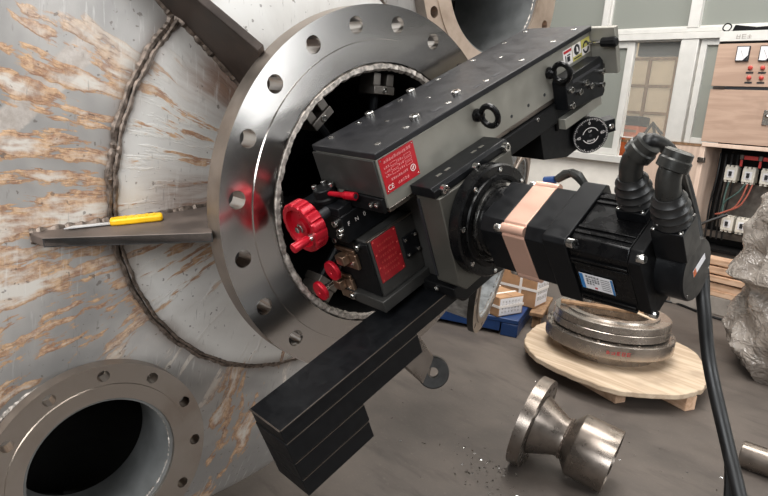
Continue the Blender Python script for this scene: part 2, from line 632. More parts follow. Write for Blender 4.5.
# ------------------------------------------------------------------ hall
def build_hall():
    FZ = -H
    struct('floor', Geo().box((-9, -8, -0.2), (9, 12, 0)), M['floor'])
    struct('ceiling', Geo().box((-9, -8, 7.0), (9, 12, 7.2)), M['ceil'])
    struct('wall_left', Geo().box((-9, -8.2, 0), (9, -8, 7)), M['wallgrey'])
    struct('wall_far', Geo().box((-9.2, -8, 0), (-9, 12, 7)), M['wallgrey'])
    struct('wall_near', Geo().box((9, -8, 0), (9.2, 12, 7)), M['wallgrey'])
    struct('wall_rear', Geo().box((-9, 12, 0), (9, 12.2, 7)), M['wallgrey'])
    Y = 5.9
    z0 = H - 0.115
    # low wall under the windows, wall above
    struct('wall_right', Geo().box((-9, Y, 0), (-2.44, Y + 0.24, z0)).box((-2.44, Y + 0.04, 0), (9, Y + 0.24, z0))
           .box((-9, Y, H + 3.2), (9, Y + 0.24, 7)), M['wallwhite'])
    struct('trim_1', Geo().box((-9, Y - 0.07, z0), (-2.44, Y + 0.2, H - 0.035)), M['frame'], bevel=0.008)
    struct('trim_2', Geo().box((-2.44, Y - 0.03, 0.0), (-1.52, Y + 0.035, H + 0.145)), M['plypink'], bevel=0.004)
    struct('trim_3', Geo().box((-2.46, Y - 0.035, H + 0.146), (9, Y + 0.12, H + 0.168)), M['brown'])
    # window bays: posts, transom, frames, panes
    def win(i, x0, x1, zb, zt, fw, glass, name=None):
        w = struct('window_%d' % i, Geo().box((x0, Y + 0.03, zb), (x0 + fw, Y + 0.09, zt)).box((x1 - fw, Y + 0.03, zb), (x1, Y + 0.09, zt))
                   .box((x0 + fw, Y + 0.03, zb), (x1 - fw, Y + 0.09, zb + fw)).box((x0 + fw, Y + 0.03, zt - fw), (x1 - fw, Y + 0.09, zt)), M['frame'], bevel=0.004)
        obj('pane', Geo().box((x0 + fw, Y + 0.055, zb + fw), (x1 - fw, Y + 0.061, zt - fw)), M[glass], w)
    zt0, zt1 = H + 1.205, H + 1.315
    ztop = H + 3.2
    posts = [-8.9, -7.9, -6.9, -5.9, -4.9, -3.93, -2.935, -1.955, -0.95, 0.1, 1.1, 2.1, 3.1, 4.1]
    for k, p in enumerate(posts):
        w2 = 0.035 if p != -1.955 else 0.055
        struct('trim_%d' % (10 + k), Geo().box((p - w2, Y, zt1), (p + w2, Y + 0.12, ztop)), M['frame'], bevel=0.004)
    struct('trim_4', Geo().box((-9, Y - 0.01, zt0), (9, Y + 0.12, zt1 - 0.045)).box((-9, Y + 0.005, zt1 - 0.041), (9, Y + 0.12, zt1)), M['frame'], bevel=0.004)
    i = 1
    for a, b in zip(posts[:-1], posts[1:]):
        win(i, a + 0.036, b - 0.036, zt1 + 0.002, ztop, 0.02, 'glass')
        i += 1
    zs = H - 0.033
    win(17, -8.7, -7.35, zs, zt0, 0.06, 'glass')
    win(18, -7.34, -5.98, zs, zt0, 0.06, 'glass')
    win(19, -5.97, -4.61, zs, zt0, 0.06, 'glass')
    win(20, -4.6, -3.62, zs, zt0, 0.06, 'glass')
    win(21, -3.615, -2.565, zs, zt0, 0.072, 'glass')
    win(22, -2.565, -2.05, H + 0.17, zt0, 0.012, 'glassclear')
    struct('trim_5', Geo().box((-2.048, Y, H + 0.17), (-1.872, Y + 0.12, zt0)), M['frame'], bevel=0.006)
    win(23, -1.855, -0.75, H + 0.17, zt0, 0.06, 'glass')
    win(24, -0.74, 0.4, H + 0.17, zt0, 0.06, 'glass')
    win(25, 0.41, 1.6, H + 0.17, zt0, 0.06, 'glass')
    win(26, 1.61, 3.1, H + 0.17, zt0, 0.06, 'glass')
    # pelmet box behind the clear pane
    struct('trim_6', Geo().box((-2.56, Y + 0.14, H + 1.06), (-2.06, Y + 0.22, zt0)), M['blackmatte'])


def build_behind_window():
    # cupboard seen through the clear pane
    x0, y0 = -3.08, 6.77
    t = thing('cupboard', 'beige panelled cupboard with brown frame behind the clear window pane', 'cupboard', (x0, y0, 0))
    g = Geo()
    xs = [0.0, 0.32, 0.64, 0.96, 1.28]
    zs = [0.9, 1.47, 1.787, 2.106, 2.425, 2.65]
    for x in xs:
        g.box((x - 0.018, 0, 0), (x + 0.018, 0.05, 2.65))
    for z in zs:
        g.box((-0.0, 0.002, z - 0.016), (1.28, 0.048, z + 0.016))
    g.box((0.0, 0.05, 0), (1.28, 0.4, 2.65))
    obj('frame', g, M['brown'], t)
    for a, b in zip(xs[:-1], xs[1:]):
        for c, d in zip(zs[1:-1], zs[2:]):
            obj('panel', Geo().box((a + 0.019, 0.02, c + 0.017), (b - 0.019, 0.04, d - 0.017)), M['beige'], t)
    # machine in orange and black standing in front of the cupboard
    t = thing('orange_machine', 'orange and black machine standing behind the clear window pane', 'machine', (-2.68, 6.4, 0))
    obj('body', Geo().box((-0.12, 0, 0), (0.09, 0.25, H + 0.32)), M['orange'], t, bevel=0.02)
    obj('lid', Geo().box((-0.13, -0.01, H + 0.32), (0.10, 0.26, H + 0.43)), M['blackmatte'], t, bevel=0.02)
    for z in (0.24, 0.12):
        obj('slot', Geo().box((-0.10, -0.006, H + z), (0.07, 0.0, H + z + 0.03)), M['brown'], t)
    g = Geo()
    g.tube([(0.12, -0.1, 0), (0.2, -0.1, H + 0.2), (0.3, -0.1, H + 0.36), (0.42, -0.1, H + 0.24)], 0.02, 6)
    g.tube([(0.3, -0.1, H + 0.36), (0.36, -0.05, H + 0.1), (0.4, 0.0, 0)], 0.016, 6)
    obj('lamp_arm', g, M['blackmatte'], t)


build_hall()
build_behind_window()


# ------------------------------------------------------------------ the vessel
HR_EDGE = 1.085
HY, HZ, HX, HR = -0.2, 0.15, -0.205, 2.2      # dished end: centre and crown radius


def head_x(y, z):
    d2 = (y - HY) ** 2 + (z - HZ) ** 2
    return HX - (HR - sqrt(max(0.01, HR * HR - d2)))


NOZ = [  # face x, y, z, outer radius, raised radius, bore, holes, bolt circle, hole radius, thickness, yaw, pitch
    dict(c=(0, 0, 0), ro=0.3575, rr=0.297, ri=0.256, n=20, rb=0.325, rh=0.0158, t=0.044, ph=0.0),
    dict(c=(-0.222, -0.462, -0.546), ro=0.206, rr=0.168, ri=0.139, n=12, rb=0.185, rh=0.0115, t=0.03, ph=0.0),
    dict(c=(-0.25, 0.588, 0.545), ro=0.291, rr=0.244, ri=0.197, n=16, rb=0.263, rh=0.0145, t=0.036, ph=0.09),
    dict(c=(-0.234, 0.746, -0.184), ro=0.305, rr=0.272, ri=0.256, n=12, rb=0.289, rh=0.0115, t=0.022, ph=0.0),
]


def build_vessel():
    t = thing('pressure_vessel', 'huge weathered stainless vessel end with flanged nozzles, filling the left of the picture', 'vessel', (0, 0, 0))
    off = (0, 0, H)
    # head + shell, with openings under the nozzles
    nr_, na = 150, 420
    dk, rk = 1.0, 0.13
    sk = math.asin(dk / HR)
    prof = [(HX - (HR - sqrt(HR * HR - (dk * i / nr_) ** 2)), dk * i / nr_) for i in range(1, nr_ + 1)]
    xk, ck = prof[-1][0], dk - rk * sin(sk)
    xc = xk - rk * cos(sk)
    for i in range(1, 13):
        a = sk + (pi / 2 - sk) * i / 12
        prof.append((xc + rk * cos(a), ck + rk * sin(a)))
    for x in (-0.9, -1.4, -2.0, -2.6):
        prof.append((x, prof[-1][1]))
    vs = [(prof[0][0] + 1e-4, HY, HZ)]
    for (x, r) in prof:
        for k in range(na):
            a = 2 * pi * k / na
            vs.append((x, HY + r * cos(a), HZ + r * sin(a)))
    holes = []
    for q in NOZ:
        c = q['c']
        if c[1] == 0.746:
            holes.append((0.660, -0.162, 0.262))
        else:
            holes.append((c[1], c[2], q['ri'] + 0.006))
    keep = [True] * len(vs)
    for i, p in enumerate(vs):
        if p[0] < -0.75:
            continue
        for (hy, hz, hr) in holes:
            if hypot(p[1] - hy, p[2] - hz) < hr:
                keep[i] = False
    fs = []
    for k in range(na):
        fs.append((0, 1 + k, 1 + (k + 1) % na))
    for i in range(len(prof) - 1):
        for k in range(na):
            l = (k + 1) % na
            fs.append((1 + i * na + k, 1 + (i + 1) * na + k, 1 + (i + 1) * na + l, 1 + i * na + l))
    fs = [f for f in fs if all(keep[i] for i in f)]
    used = sorted({i for f in fs for i in f})
    mp = {i: j for j, i in enumerate(used)}
    g = Geo()
    g.add([vs[i] for i in used], [tuple(mp[i] for i in f) for f in fs])
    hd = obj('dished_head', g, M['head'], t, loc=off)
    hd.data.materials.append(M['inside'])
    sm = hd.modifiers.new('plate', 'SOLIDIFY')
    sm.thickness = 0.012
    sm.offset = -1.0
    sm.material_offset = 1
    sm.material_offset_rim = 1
    # reinforcing pad round the big nozzle
    g = Geo()
    pr = [0.262, 0.3, 0.34, 0.38, 0.42, 0.440, 0.446, 0.447]
    dz = [0.014] * 5 + [0.014, 0.011, -0.006]
    n = 160
    vs = []
    for r, d in zip(pr, dz):
        for k in range(n):
            a = 2 * pi * k / n
            y, z = r * cos(a), r * sin(a)
            vs.append((head_x(y, z) + d, y, z))
    g.add(vs, [(i * n + k, (i + 1) * n + k, (i + 1) * n + (k + 1) % n, i * n + (k + 1) % n) for i in range(len(pr) - 1) for k in range(n)])
    obj('reinforcing_pad', g, M['pad'], t, loc=off, label='pale round pad plate welded behind the big flange')
    # weld runs round the pad
    g = Geo()
    for rad, rr in ((0.452, 0.0066), (0.4445, 0.0045)):
        pts, rs = [], []
        for k in range(420):
            a = 2 * pi * k / 420
            q = rad + 0.0012 * sin(a * 37) + rnd.uniform(-0.0009, 0.0009)
            y, z = q * cos(a), q * sin(a)
            pts.append((head_x(y, z) + (0.004 if rad > 0.45 else 0.013), y, z))
            up = 1.0 if radians(100) < a < radians(185) else 0.7
            rs.append(rr * up * rnd.uniform(0.65, 1.3))
        g.tube(pts, rs, 6, close=True)
    obj('pad_weld', g, M['weld'], t, loc=off, label='rough brown weld bead in a ring')
    # nozzles
    for i, q in enumerate(NOZ):
        c = Vector(q['c'])
        if i == 3:
            nrm = Vector((cos(radians(27.5)) * cos(radians(-7)), sin(radians(27.5)) * cos(radians(-7)), sin(radians(-7))))
            mt = align(c + Vector(off), nrm)
        else:
            mt = Matrix.Translation(c + Vector(off))
        f, rim = flange_geo(q['ro'], q['rr'], q['ri'], q['n'], q['rb'], q['rh'], q['t'], phase=q['ph'])
        fm = ['face', 'face2', 'pink', 'rim'][i]
        labs = ['big polished flange with twenty bolt holes', 'smaller brown flange at the lower left with a deep bore', 'pale rough flange at the top edge', 'flange seen nearly edge-on behind the motor']
        fo = obj('flange', f, M[fm], t, loc=mt, label=labs[i], weld=True)
        obj('rim', rim, M['rim'] if i < 3 else M['lugdark'], fo, bevel=0)  # edge-on flange: shade on its rim put into a darker colour
        # neck pipe
        p = Geo()
        ri, ro2 = q['ri'], q['ri'] + 0.014
        depth = [-0.45, -0.15, -0.32, -0.4][i]
        fr = -0.010 if i == 0 else -0.006
        th_ = 0.013 if i == 0 else 0.006
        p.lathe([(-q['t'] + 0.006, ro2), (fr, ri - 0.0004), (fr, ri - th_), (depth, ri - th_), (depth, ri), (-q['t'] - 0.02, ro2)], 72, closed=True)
        im = ['pipe_dark', 'pipe_in', 'pipe_in', 'litpipe'][i]
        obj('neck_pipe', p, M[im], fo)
        # weld in the mouth
        w = Geo()
        pts, rs = [], []
        wr = q['ri'] - (0.0085 if i == 0 else 0.002)
        for k in range(260):
            a = 2 * pi * k / 260
            e = wr + rnd.uniform(-0.001, 0.001)
            pts.append(((-0.005 if i == 0 else -0.012) + rnd.uniform(-0.0008, 0.0008), e * cos(a), e * sin(a)))
            rs.append((0.0075 if i == 0 else 0.005) * rnd.uniform(0.85, 1.15))
        w.tube(pts, rs, 6, close=True)
        obj('mouth_weld', w, M['weldlite'], fo)
        # weld between neck and head
        if i in (1, 2):
            w = Geo()
            pts, rs = [], []
            wr = q['ri'] + (0.022 if i == 2 else 0.036)
            for k in range(200):
                a = 2 * pi * k / 200
                y, z = c.y + wr * cos(a), c.z + wr * sin(a)
                pts.append((head_x(y, z) + 0.004 - c.x, wr * cos(a), wr * sin(a)))
                rs.append(0.008 * rnd.uniform(0.7, 1.2))
            w.tube(pts, rs, 6, close=True)
            obj('neck_weld', w, M['weldlite'], fo)
            s = Geo()
            s.lathe([(-q['t'] + 0.002, q['ri'] + 0.016), (-0.16, q['ri'] + (0.02 if i == 2 else 0.034))], 64)
            s.f = [f_ for f_ in s.f if len(f_) <= 4]
            obj('hub', s, M['steeldark'], fo)
    # gusset plates between head and the big flange
    def gusset(al, poly, th, mat, lab):
        a = radians(al)
        rd = Vector((0, cos(a), sin(a)))
        nn = Vector((0, -sin(a), cos(a)))
        g = Geo()
        g.prism(poly, (0, 0, 0), rd, (1, 0, 0), nn, th)
        o = obj('gusset_plate', g, mat, t, loc=off, bevel=0.002, label=lab)
        w = Geo()
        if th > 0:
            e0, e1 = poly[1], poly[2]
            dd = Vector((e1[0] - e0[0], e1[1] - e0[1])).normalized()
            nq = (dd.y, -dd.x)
            ce = Geo().prism([(e0[0], e0[1]), (e1[0], e1[1]), (e1[0] - nq[0] * 0.0015, e1[1] - nq[1] * 0.0015), (e0[0] - nq[0] * 0.0015, e0[1] - nq[1] * 0.0015)], nn * 0.0012, rd, (1, 0, 0), nn, th - 0.0012)  # thin strip in a darker colour than the plate
            obj('front_strip', ce, M['lugdark'], o, label='dark front edge of the plate')
        for side in (0.0, th):
            pts, rs = [], []
            for k in range(60):
                r = poly[0][0] + (poly[-1][0] - poly[0][0]) * k / 59
                p = rd * r + nn * side
                p.x = head_x(p.y, p.z) + (0.017 if r < 0.446 else 0.004)
                pts.append(p)
                rs.append(0.0065 * rnd.uniform(0.6, 1.35))
            w.tube(pts, rs, 6)
        obj('gusset_weld', w, M['weld'], o)
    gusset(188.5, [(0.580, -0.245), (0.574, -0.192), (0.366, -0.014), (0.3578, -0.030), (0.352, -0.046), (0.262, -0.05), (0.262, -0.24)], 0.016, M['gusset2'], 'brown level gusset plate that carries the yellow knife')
    gusset(139.5, [(0.66, -0.26), (0.66, -0.185), (0.37, -0.03), (0.352, -0.046), (0.262, -0.05), (0.262, -0.24)], -0.016, M['gusset'], 'dark gusset plate slanting to the top edge')
    # lifting lug at the lower right edge of the head
    nn = Vector((0.64, -0.72, 0.27)).normalized()
    m = align(Vector((-0.4, 0.669, -0.670)) + Vector(off), nn)
    g = Geo()
    g.lathe([(-0.028, 0.018), (-0.028, 0.050), (-0.024, 0.054), (0.020, 0.054), (0.024, 0.050), (0.024, 0.018)], 40, closed=True)
    lug = obj('lifting_lug', g, M['lugdark'], t, loc=m, label='dark ring lug at the lower right of the vessel')
    g = Geo()
    inv = m.inverted()
    g.add([inv @ (Vector(p) + Vector(off)) for p in [
        (-0.395, 0.66, -0.615), (-0.395, 0.64, -0.72), (-0.43, 0.52, -0.60), (-0.43, 0.58, -0.50),
        (-0.425, 0.68, -0.615), (-0.425, 0.66, -0.72), (-0.47, 0.53, -0.61), (-0.47, 0.59, -0.50)]],
        [(0, 1, 2, 3), (4, 7, 6, 5), (0, 4, 5, 1), (1, 5, 6, 2), (2, 6, 7, 3), (3, 7, 4, 0)])
    obj('lug_plate', g, M['steel'], lug, bevel=0.004)
    # saddle under the shell
    g = Geo().box((-1.7, HY - 0.7, 0), (-1.3, HY + 0.7, H + HZ - 0.95))
    obj('saddle', g, M['gusset'], t)
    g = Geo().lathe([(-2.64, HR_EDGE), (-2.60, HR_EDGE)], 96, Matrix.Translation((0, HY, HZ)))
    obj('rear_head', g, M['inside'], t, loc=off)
    return t


# ------------------------------------------------------------------ knife on the gusset
def build_knife():
    a = radians(188.5)
    rd = Vector((0, cos(a), sin(a)))
    nn = -Vector((0, -sin(a), cos(a)))
    p0 = Vector((-0.190, 0, 0)) + rd * 0.466
    p1 = Vector((-0.157, 0, 0)) + rd * 0.386
    up = nn
    d = (p0 - p1).normalized()
    sd = up.cross(d).normalized()
    base = (p0 + p1) / 2 + up * 0.0005
    t = thing('utility_knife', 'yellow handled knife lying on the brown gusset plate', 'knife', base + Vector((0, 0, H)))
    L = (p0 - p1).length / 2
    m = Matrix((d, sd, up)).transposed().to_4x4()
    g = Geo().prism([(-L, -0.010), (-L + 0.006, -0.013), (L - 0.012, -0.013), (L, -0.009), (L, 0.009), (L - 0.012, 0.013), (-L + 0.006, 0.013), (-L, 0.010)], (0, 0, 0), d, sd, up, 0.011)
    obj('handle', g, M['yellow'], t, bevel=0.003)
    g = Geo()
    for k in range(5):
        x = -L + 0.012 + k * 0.012
        g.box((x, -0.007, 0.0105), (x + 0.004, 0.007, 0.0122), m)
    obj('grip_rib', g, M['yellow'], t)
    g = Geo().prism([(L - 0.004, -0.007), (L + 0.060, -0.007), (L + 0.072, 0.006), (L - 0.004, 0.006)], up * 0.002, d, sd, up, 0.0016)
    obj('blade', g, M['blade'], t)


build_vessel()
build_knife()


# ------------------------------------------------------------------ the flange facing machine
# local frame of the machine: x = flange axis, y = along the slide, z = square to it
PHI = radians(26.04)


def glyph(g, o, ex, ey, s, r, t=0.0003):
    """one small unreadable character made of strokes, in the plane o,ex,ey"""
    ex, ey = Vector(ex), Vector(ey)
    ez = ex.cross(ey)
    w = 0.11 * s
    for k in range(r.randint(2, 3)):
        y = s * (0.1 + 0.8 * k / 2.0)
        g.prism([(0.08 * s, y), (0.92 * s, y), (0.92 * s, y + w), (0.08 * s, y + w)], o, ex, ey, ez, t)
    for k in range(r.randint(1, 2)):
        x = s * r.choice([0.15, 0.45, 0.75])
        g.prism([(x, 0.05 * s), (x + w, 0.05 * s), (x + w, 0.95 * s), (x, 0.95 * s)], o, ex, ey, ez, t)


def build_machine():
    t = thing('flange_facing_machine', 'black and grey flange facing machine with red handwheel clamped in the big flange', 'machine',
              (0, 0, H), (PHI, 0, 0))
    X, Y, Z = Vector((1, 0, 0)), Vector((0, 1, 0)), Vector((0, 0, 1))

    def part(name, g, mat, parent=t, bevel=0.0012, label=None, loc=(0, 0, 0)):
        return obj(name, g, M[mat], parent, bevel=bevel, label=label, loc=loc)

    # ---- slide beam
    beam = part('slide_beam', Geo().box((0.047, -0.150, 0.089), (0.2, 0.46, 0.172)), 'grey', bevel=0.001, label='long grey beam with a red label')
    part('end_cover', Geo().box((0.042, -0.154, 0.108), (0.197, -0.1502, 0.171)), 'greydark', beam)
    part('lower_cover', Geo().box((0.10, -0.158, 0.082), (0.196, -0.1505, 0.1075)), 'blackmatte', beam)
    for p in ((0.168, 0.094), (0.182, 0.096)):
        screw(beam, (p[0], -0.158, p[1]), -Y, 0.0045, 0.003)
    part('end_plate', Geo().box((0.05, 0.4605, 0.086), (0.253, 0.474, 0.178)), 'grey', beam)
    part('slide_rail', Geo().box((0.15, -0.148, 0.080), (0.198, 0.456, 0.0885)), 'steel', beam)
    g = Geo()
    g.tube([(0.2, 0.452, 0.152), (0.228, 0.452, 0.152)], 0.0035, 10)
    part('knob_stem', g, 'chrome', beam, 0)
    g = Geo().lathe([(0.228, 0.004), (0.229, 0.0085), (0.243, 0.0085), (0.246, 0.0095), (0.258, 0.0095), (0.261, 0.007)], 20,
                    Matrix.Translation((0, 0.452, 0.152)), mod=lambda a, x, r: 1 + (0.06 * cos(10 * a) if r > 0.008 else 0))
    part('knob', g, 'blackmatte', beam, 0)
    part('handle_bar', Geo().box((0.214, 0.40, 0.098), (0.226, 0.523, 0.107)), 'greydark', beam)
    for y in (0.178, 0.231, 0.284):
        obj('oil_hole', Geo().lathe([(0.2, 0.0032), (0.2006, 0.0032)], 12, Matrix.Translation((0, y, 0.107))), M['ink'], beam)
    # eye bolts
    for y, z in ((0.086, 0.147), (0.306, 0.142)):
        g = Geo()
        g.lathe([(0.2, 0.0115), (0.206, 0.0115), (0.209, 0.008), (0.214, 0.0065)], 20, Matrix.Translation((0, y, z)))
        pts = [(0.2285 + 0.0175 * cos(a), y, z + 0.0175 * sin(a)) for a in [2 * pi * k / 32 for k in range(32)]]
        g.tube(pts, 0.0052, 10, close=True)
        part('eye_bolt', g, 'blackgloss', beam, 0)
    # ---- top plate with screws
    top = part('top_plate', Geo().box((0.044, -0.152, 0.1725), (0.203, 0.4635, 0.183)), 'top', bevel=0.0015, label='dark grey top plate with rows of screws')
    for x, y in ((0.047 + 0.008, -0.025), (0.166, -0.023), (0.047 + 0.008, 0.083), (0.165, 0.085)):
        screw(top, (x, y, 0.183), Z, 0.0085, 0.0075)
    for x in (0.060, 0.177):
        for y in (-0.121, -0.057, 0.048, 0.153, 0.260, 0.366, 0.440):
            screw(top, (x, y, 0.1829), Z, 0.0058, 0.0012)
    for y in (-0.040, 0.066, 0.278):
        obj('dowel', Geo().lathe([(0.1829, 0.0042), (0.1835, 0.0042), (0.1837, 0.0034)], 12, Matrix.Translation((0.115, y, 0)) @ Matrix.Rotation(-pi / 2, 4, 'Y')), M['chrome'], top)
    for x in (0.057, 0.177):
        for y in (0.021, 0.128, 0.182):
            pl = []
            for k in range(16):
                a = 2 * pi * k / 16
                pl.append((0.0042 * cos(a), 0.0042 * sin(a) + (0.007 if sin(a) > 0 else -0.007)))
            obj('slot', Geo().prism(pl, (x, y, 0.1829), X, Y, Z, 0.0003), M['ink'], top)
    # ---- red data plate
    dp = part('data_plate', Geo().box((0.2002, -0.147, 0.112), (0.2014, -0.071, 0.170)), 'labelred', beam, 0.0003, 'red data plate with white print')
    g = Geo()
    r = random.Random(3)
    xo = 0.20145
    for k in range(11):
        glyph(g, (xo, -0.139 + k * 0.0056, 0.1605), Y, Z, 0.0050, r)
    for row, z in enumerate((0.1515, 0.1445, 0.1375)):
        for k in range(3):
            glyph(g, (xo, -0.141 + k * 0.0042, z), Y, Z, 0.0036, r)
        for k in range(3):
            glyph(g, (xo, -0.1105 + k * 0.0042, z), Y, Z, 0.0036, r)
        for y in (-0.127, -0.096):
            for a, b, c, d in ((0, 0, .0145, .0004), (0, .0048, .0145, .0004), (0, 0, .0004, .005), (.0143, 0, .0004, .005)):
                g.box((xo, y + a, z - 0.0004 + b), (xo + 0.0002, y + a + c, z - 0.0004 + b + d))
    for k in range(9):
        glyph(g, (xo, -0.132 + k * 0.0042, 0.1285), Y, Z, 0.0038, r)
    for k in range(5):
        glyph(g, (xo, -0.1205 + k * 0.0052, 0.1175), Y, Z, 0.0046, r)
    obj('print', g, M['printpink'], dp)
    obj('print', text_mesh('CE', 0.011), M['white'], dp, frame_m((xo, -0.136, 0.120), Y, Z))
    g = Geo()
    mm = Matrix.Translation((0, -0.083, 0.1285))
    g.lathe([(xo, 0.0058), (xo + 0.0002, 0.0058), (xo + 0.0002, 0.0045), (xo, 0.0045)], 24, mm, closed=True)
    g.prism([(-0.003, -0.002), (-0.001, -0.003), (0.003, 0.002), (0.001, 0.003)], (xo, -0.083, 0.1285), Y, Z, X, 0.0002)
    obj('round_mark', g, M['white'], dp)
    for y in (-0.144, -0.074):
        for z in (0.115, 0.167):
            obj('rivet', Geo().lathe([(xo - 0.0003, 0.0014), (xo + 0.0005, 0.001)], 8, Matrix.Translation((0, y, z))), M['chrome'], dp)
    # ---- three warning stickers near the far end
    sl = lambda y: 0.0
    for k, (mt_, lb) in enumerate((('white', 'white warning sticker with a red band'), ('stickyel', 'warning sticker with a dark disc'), ('stickyel', 'yellow warning sticker with a black arc'))):
        y0 = 0.358 + k * 0.0325
        st = part('sticker', Geo().box((0.2002, y0, 0.134), (0.2007, y0 + 0.031, 0.165)), mt_, beam, 0, lb)
        xs = 0.2008
        g = Geo()
        if k == 0:
            g.box((xs, y0 + 0.006, 0.142), (xs + 0.0002, y0 + 0.009, 0.154)).box((xs, y0 + 0.012, 0.140), (xs + 0.0002, y0 + 0.022, 0.150))
            g.box((xs, y0 + 0.013, 0.1515), (xs + 0.0002, y0 + 0.024, 0.154))
            obj('print', Geo().box((xs, y0 + 0.002, 0.158), (xs + 0.0002, y0 + 0.029, 0.163)), M['labelred'], st)
        elif k == 1:
            obj('print', Geo().box((xs, y0, 0.1425), (xs + 0.0001, y0 + 0.031, 0.165)), M['white'], st)
            g.lathe([(xs + 0.0001, 0.0105), (xs + 0.0003, 0.0105)], 24, Matrix.Translation((0, y0 + 0.0155, 0.1535)))
            g.box((xs, y0 + 0.003, 0.137), (xs + 0.0002, y0 + 0.028, 0.1395))
            obj('print', Geo().prism([(-0.003, -0.004), (0.004, -0.006), (0.002, 0.003), (-0.002, 0.006)], (xs + 0.0003, y0 + 0.017, 0.1535), Y, Z, X, 0.0002), M['white'], st)
        else:
            obj('print', Geo().box((xs, y0 + 0.0005, 0.1345), (xs + 0.0001, y0 + 0.0305, 0.1485)), M['white'], st)
            pl = [(0.011 * cos(a), 0.011 * sin(a)) for a in [pi * k2 / 12 for k2 in range(13)]] + [(0.0065 * cos(a), 0.0065 * sin(a)) for a in [pi - pi * k2 / 12 for k2 in range(13)]]
            g.prism(pl, (xs + 0.0001, y0 + 0.0155, 0.1495), Y, Z, X, 0.0002)
            pl = [(a, -b) for a, b in pl][::-1]
            g.prism(pl, (xs + 0.0001, y0 + 0.0155, 0.1465), Y, Z, X, 0.0002)
        obj('print', g, M['ink'], st)
    # ---- tool carriage at the far end of the beam
    car = part('tool_carriage', Geo().box((0.09, 0.135, 0.040), (0.205, 0.312, 0.0785)).box((0.09, 0.312, 0.02), (0.2, 0.43, 0.0785)), 'blackmatte', bevel=0.002)
    part('tool_bracket', Geo().prism([(0.312, 0.065), (0.438, 0.047), (0.447, 0.054), (0.449, 0.118), (0.440, 0.128), (0.318, 0.128), (0.312, 0.12)], (0.2, 0, 0), Y, Z, X, 0.03), 'black', car, 0.0015, 'black bolted bracket')
    obj('slot', Geo().prism([(0.335, 0.1105), (0.437, 0.109), (0.437, 0.1155), (0.335, 0.117)], (0.2299, 0, 0), Y, Z, X, 0.0006), M['ink'], car)
    for y, z in ((0.3235, 0.1025), (0.375, 0.098), (0.438, 0.0985), (0.352, 0.0875), (0.392, 0.085), (0.434, 0.073), (0.322, 0.072)):
        screw(car, (0.23, y, z), X, 0.0062, 0.0075)
    screw(car, (0.205, 0.245, 0.073), X, 0.004, 0.003)
    part('clamp_bar', Geo().box((0.19, 0.318, 0.022), (0.216, 0.455, 0.044)), 'grey', car)
    part('tool_arm', Geo().prism([(0.262, 0.0395), (0.312, 0.0395), (0.312, 0.019), (0.41, 0.019), (0.41, -0.05), (0.34, -0.05), (0.262, -0.02)], (0.11, 0, 0), Y, Z, X, 0.085), 'blackmatte', car)
    # graduated dial, turned towards the operator
    nn = Vector((cos(radians(36)), -sin(radians(36)), 0)).normalized()
    dm = Matrix.Translation((0.224, 0.389, -0.020)) @ nn.to_track_quat('X', 'Z').to_matrix().to_4x4()
    g = Geo().lathe([(-0.055, 0.034), (-0.008, 0.034), (-0.006, 0.0385), (-0.001, 0.0385), (0, 0.0375)], 48)
    g.box((-0.045, -0.062, -0.014), (-0.018, 0.062, 0.014))
    dial = obj('dial', g, M['black'], t, dm, bevel=0.001, label='round black dial with white graduations')
    g = Geo()
    for k in range(60):
        a = 2 * pi * k / 60
        L = 0.0055 if k % 5 == 0 else 0.003
        q = Matrix.Rotation(a, 4, 'X')
        g.box((0.0, -0.0004, 0.0365 - L), (0.0003, 0.0004, 0.0365), q)
    for a0, a1 in ((20, 160), (200, 340)):
        pl = [(0.0175 * cos(radians(a)), 0.0175 * sin(radians(a))) for a in range(a0, a1 + 1, 10)]
        pl += [(0.0163 * cos(radians(a)), 0.0163 * sin(radians(a))) for a in range(a1, a0 - 1, -10)]
        g.prism(pl, (0, 0, 0), Y, Z, X, 0.0003)
    r = random.Random(5)
    for k in range(4):
        glyph(g, (0.0, -0.009 + k * 0.0046, -0.013), Y, Z, 0.0040, r)
    obj('graduation', g, M['white'], dial)
    for sx, (yy, zz) in (('0', (0.0, 0.0265)), ('40', (-0.0255, 0.0)), ('60', (0.0255, 0.0))):
        obj('number', text_mesh(sx, 0.0085), M['white'], dial, frame_m((0.0001, yy, zz), Y, Z))
    obj('number', text_mesh('UP', 0.006), M['white'], dial, frame_m((0.0001, 0, 0.009), Y, Z))
    obj('centre_hole', Geo().lathe([(0, 0.003), (0.0005, 0.003)], 12), M['ink'], dial)
    for yy in (-0.052, 0.052):
        screw(dial, (-0.018, yy, 0.0), X, 0.0058, 0.005)
    # ---- strip, gear plate, column
    head = part('gear_column', Geo().box((0.02, -0.066, -0.10), (0.206, 0.082, 0.079)), 'greydark', bevel=0.002)
    plate = part('gear_plate', Geo().prism([(-0.095, 0.086), (0.092, 0.086), (0.092, -0.092), (-0.080, -0.095), (-0.094, -0.080)], (0.206, 0, 0), Y, Z, X, 0.051), 'greymid', bevel=0.0015, label='dark grey plate behind the round motor flange')
    part('groove', Geo().box((0.2065, -0.0962, -0.07), (0.212, -0.0953, 0.08)), 'ink', plate, 0)
    strip = part('clamp_strip', Geo().prism([(0.2005, 0.088), (0.2495, 0.0865), (0.2515, 0.089), (0.2515, 0.099), (0.246, 0.1045), (0.2005, 0.1045)], (0, -0.098, 0), X, Z, Y, 0.192), 'black', bevel=0.001)
    for y in (-0.078, 0.002, 0.082):
        screw(strip, (0.2513, y, 0.0945), X, 0.0078, 0.009)
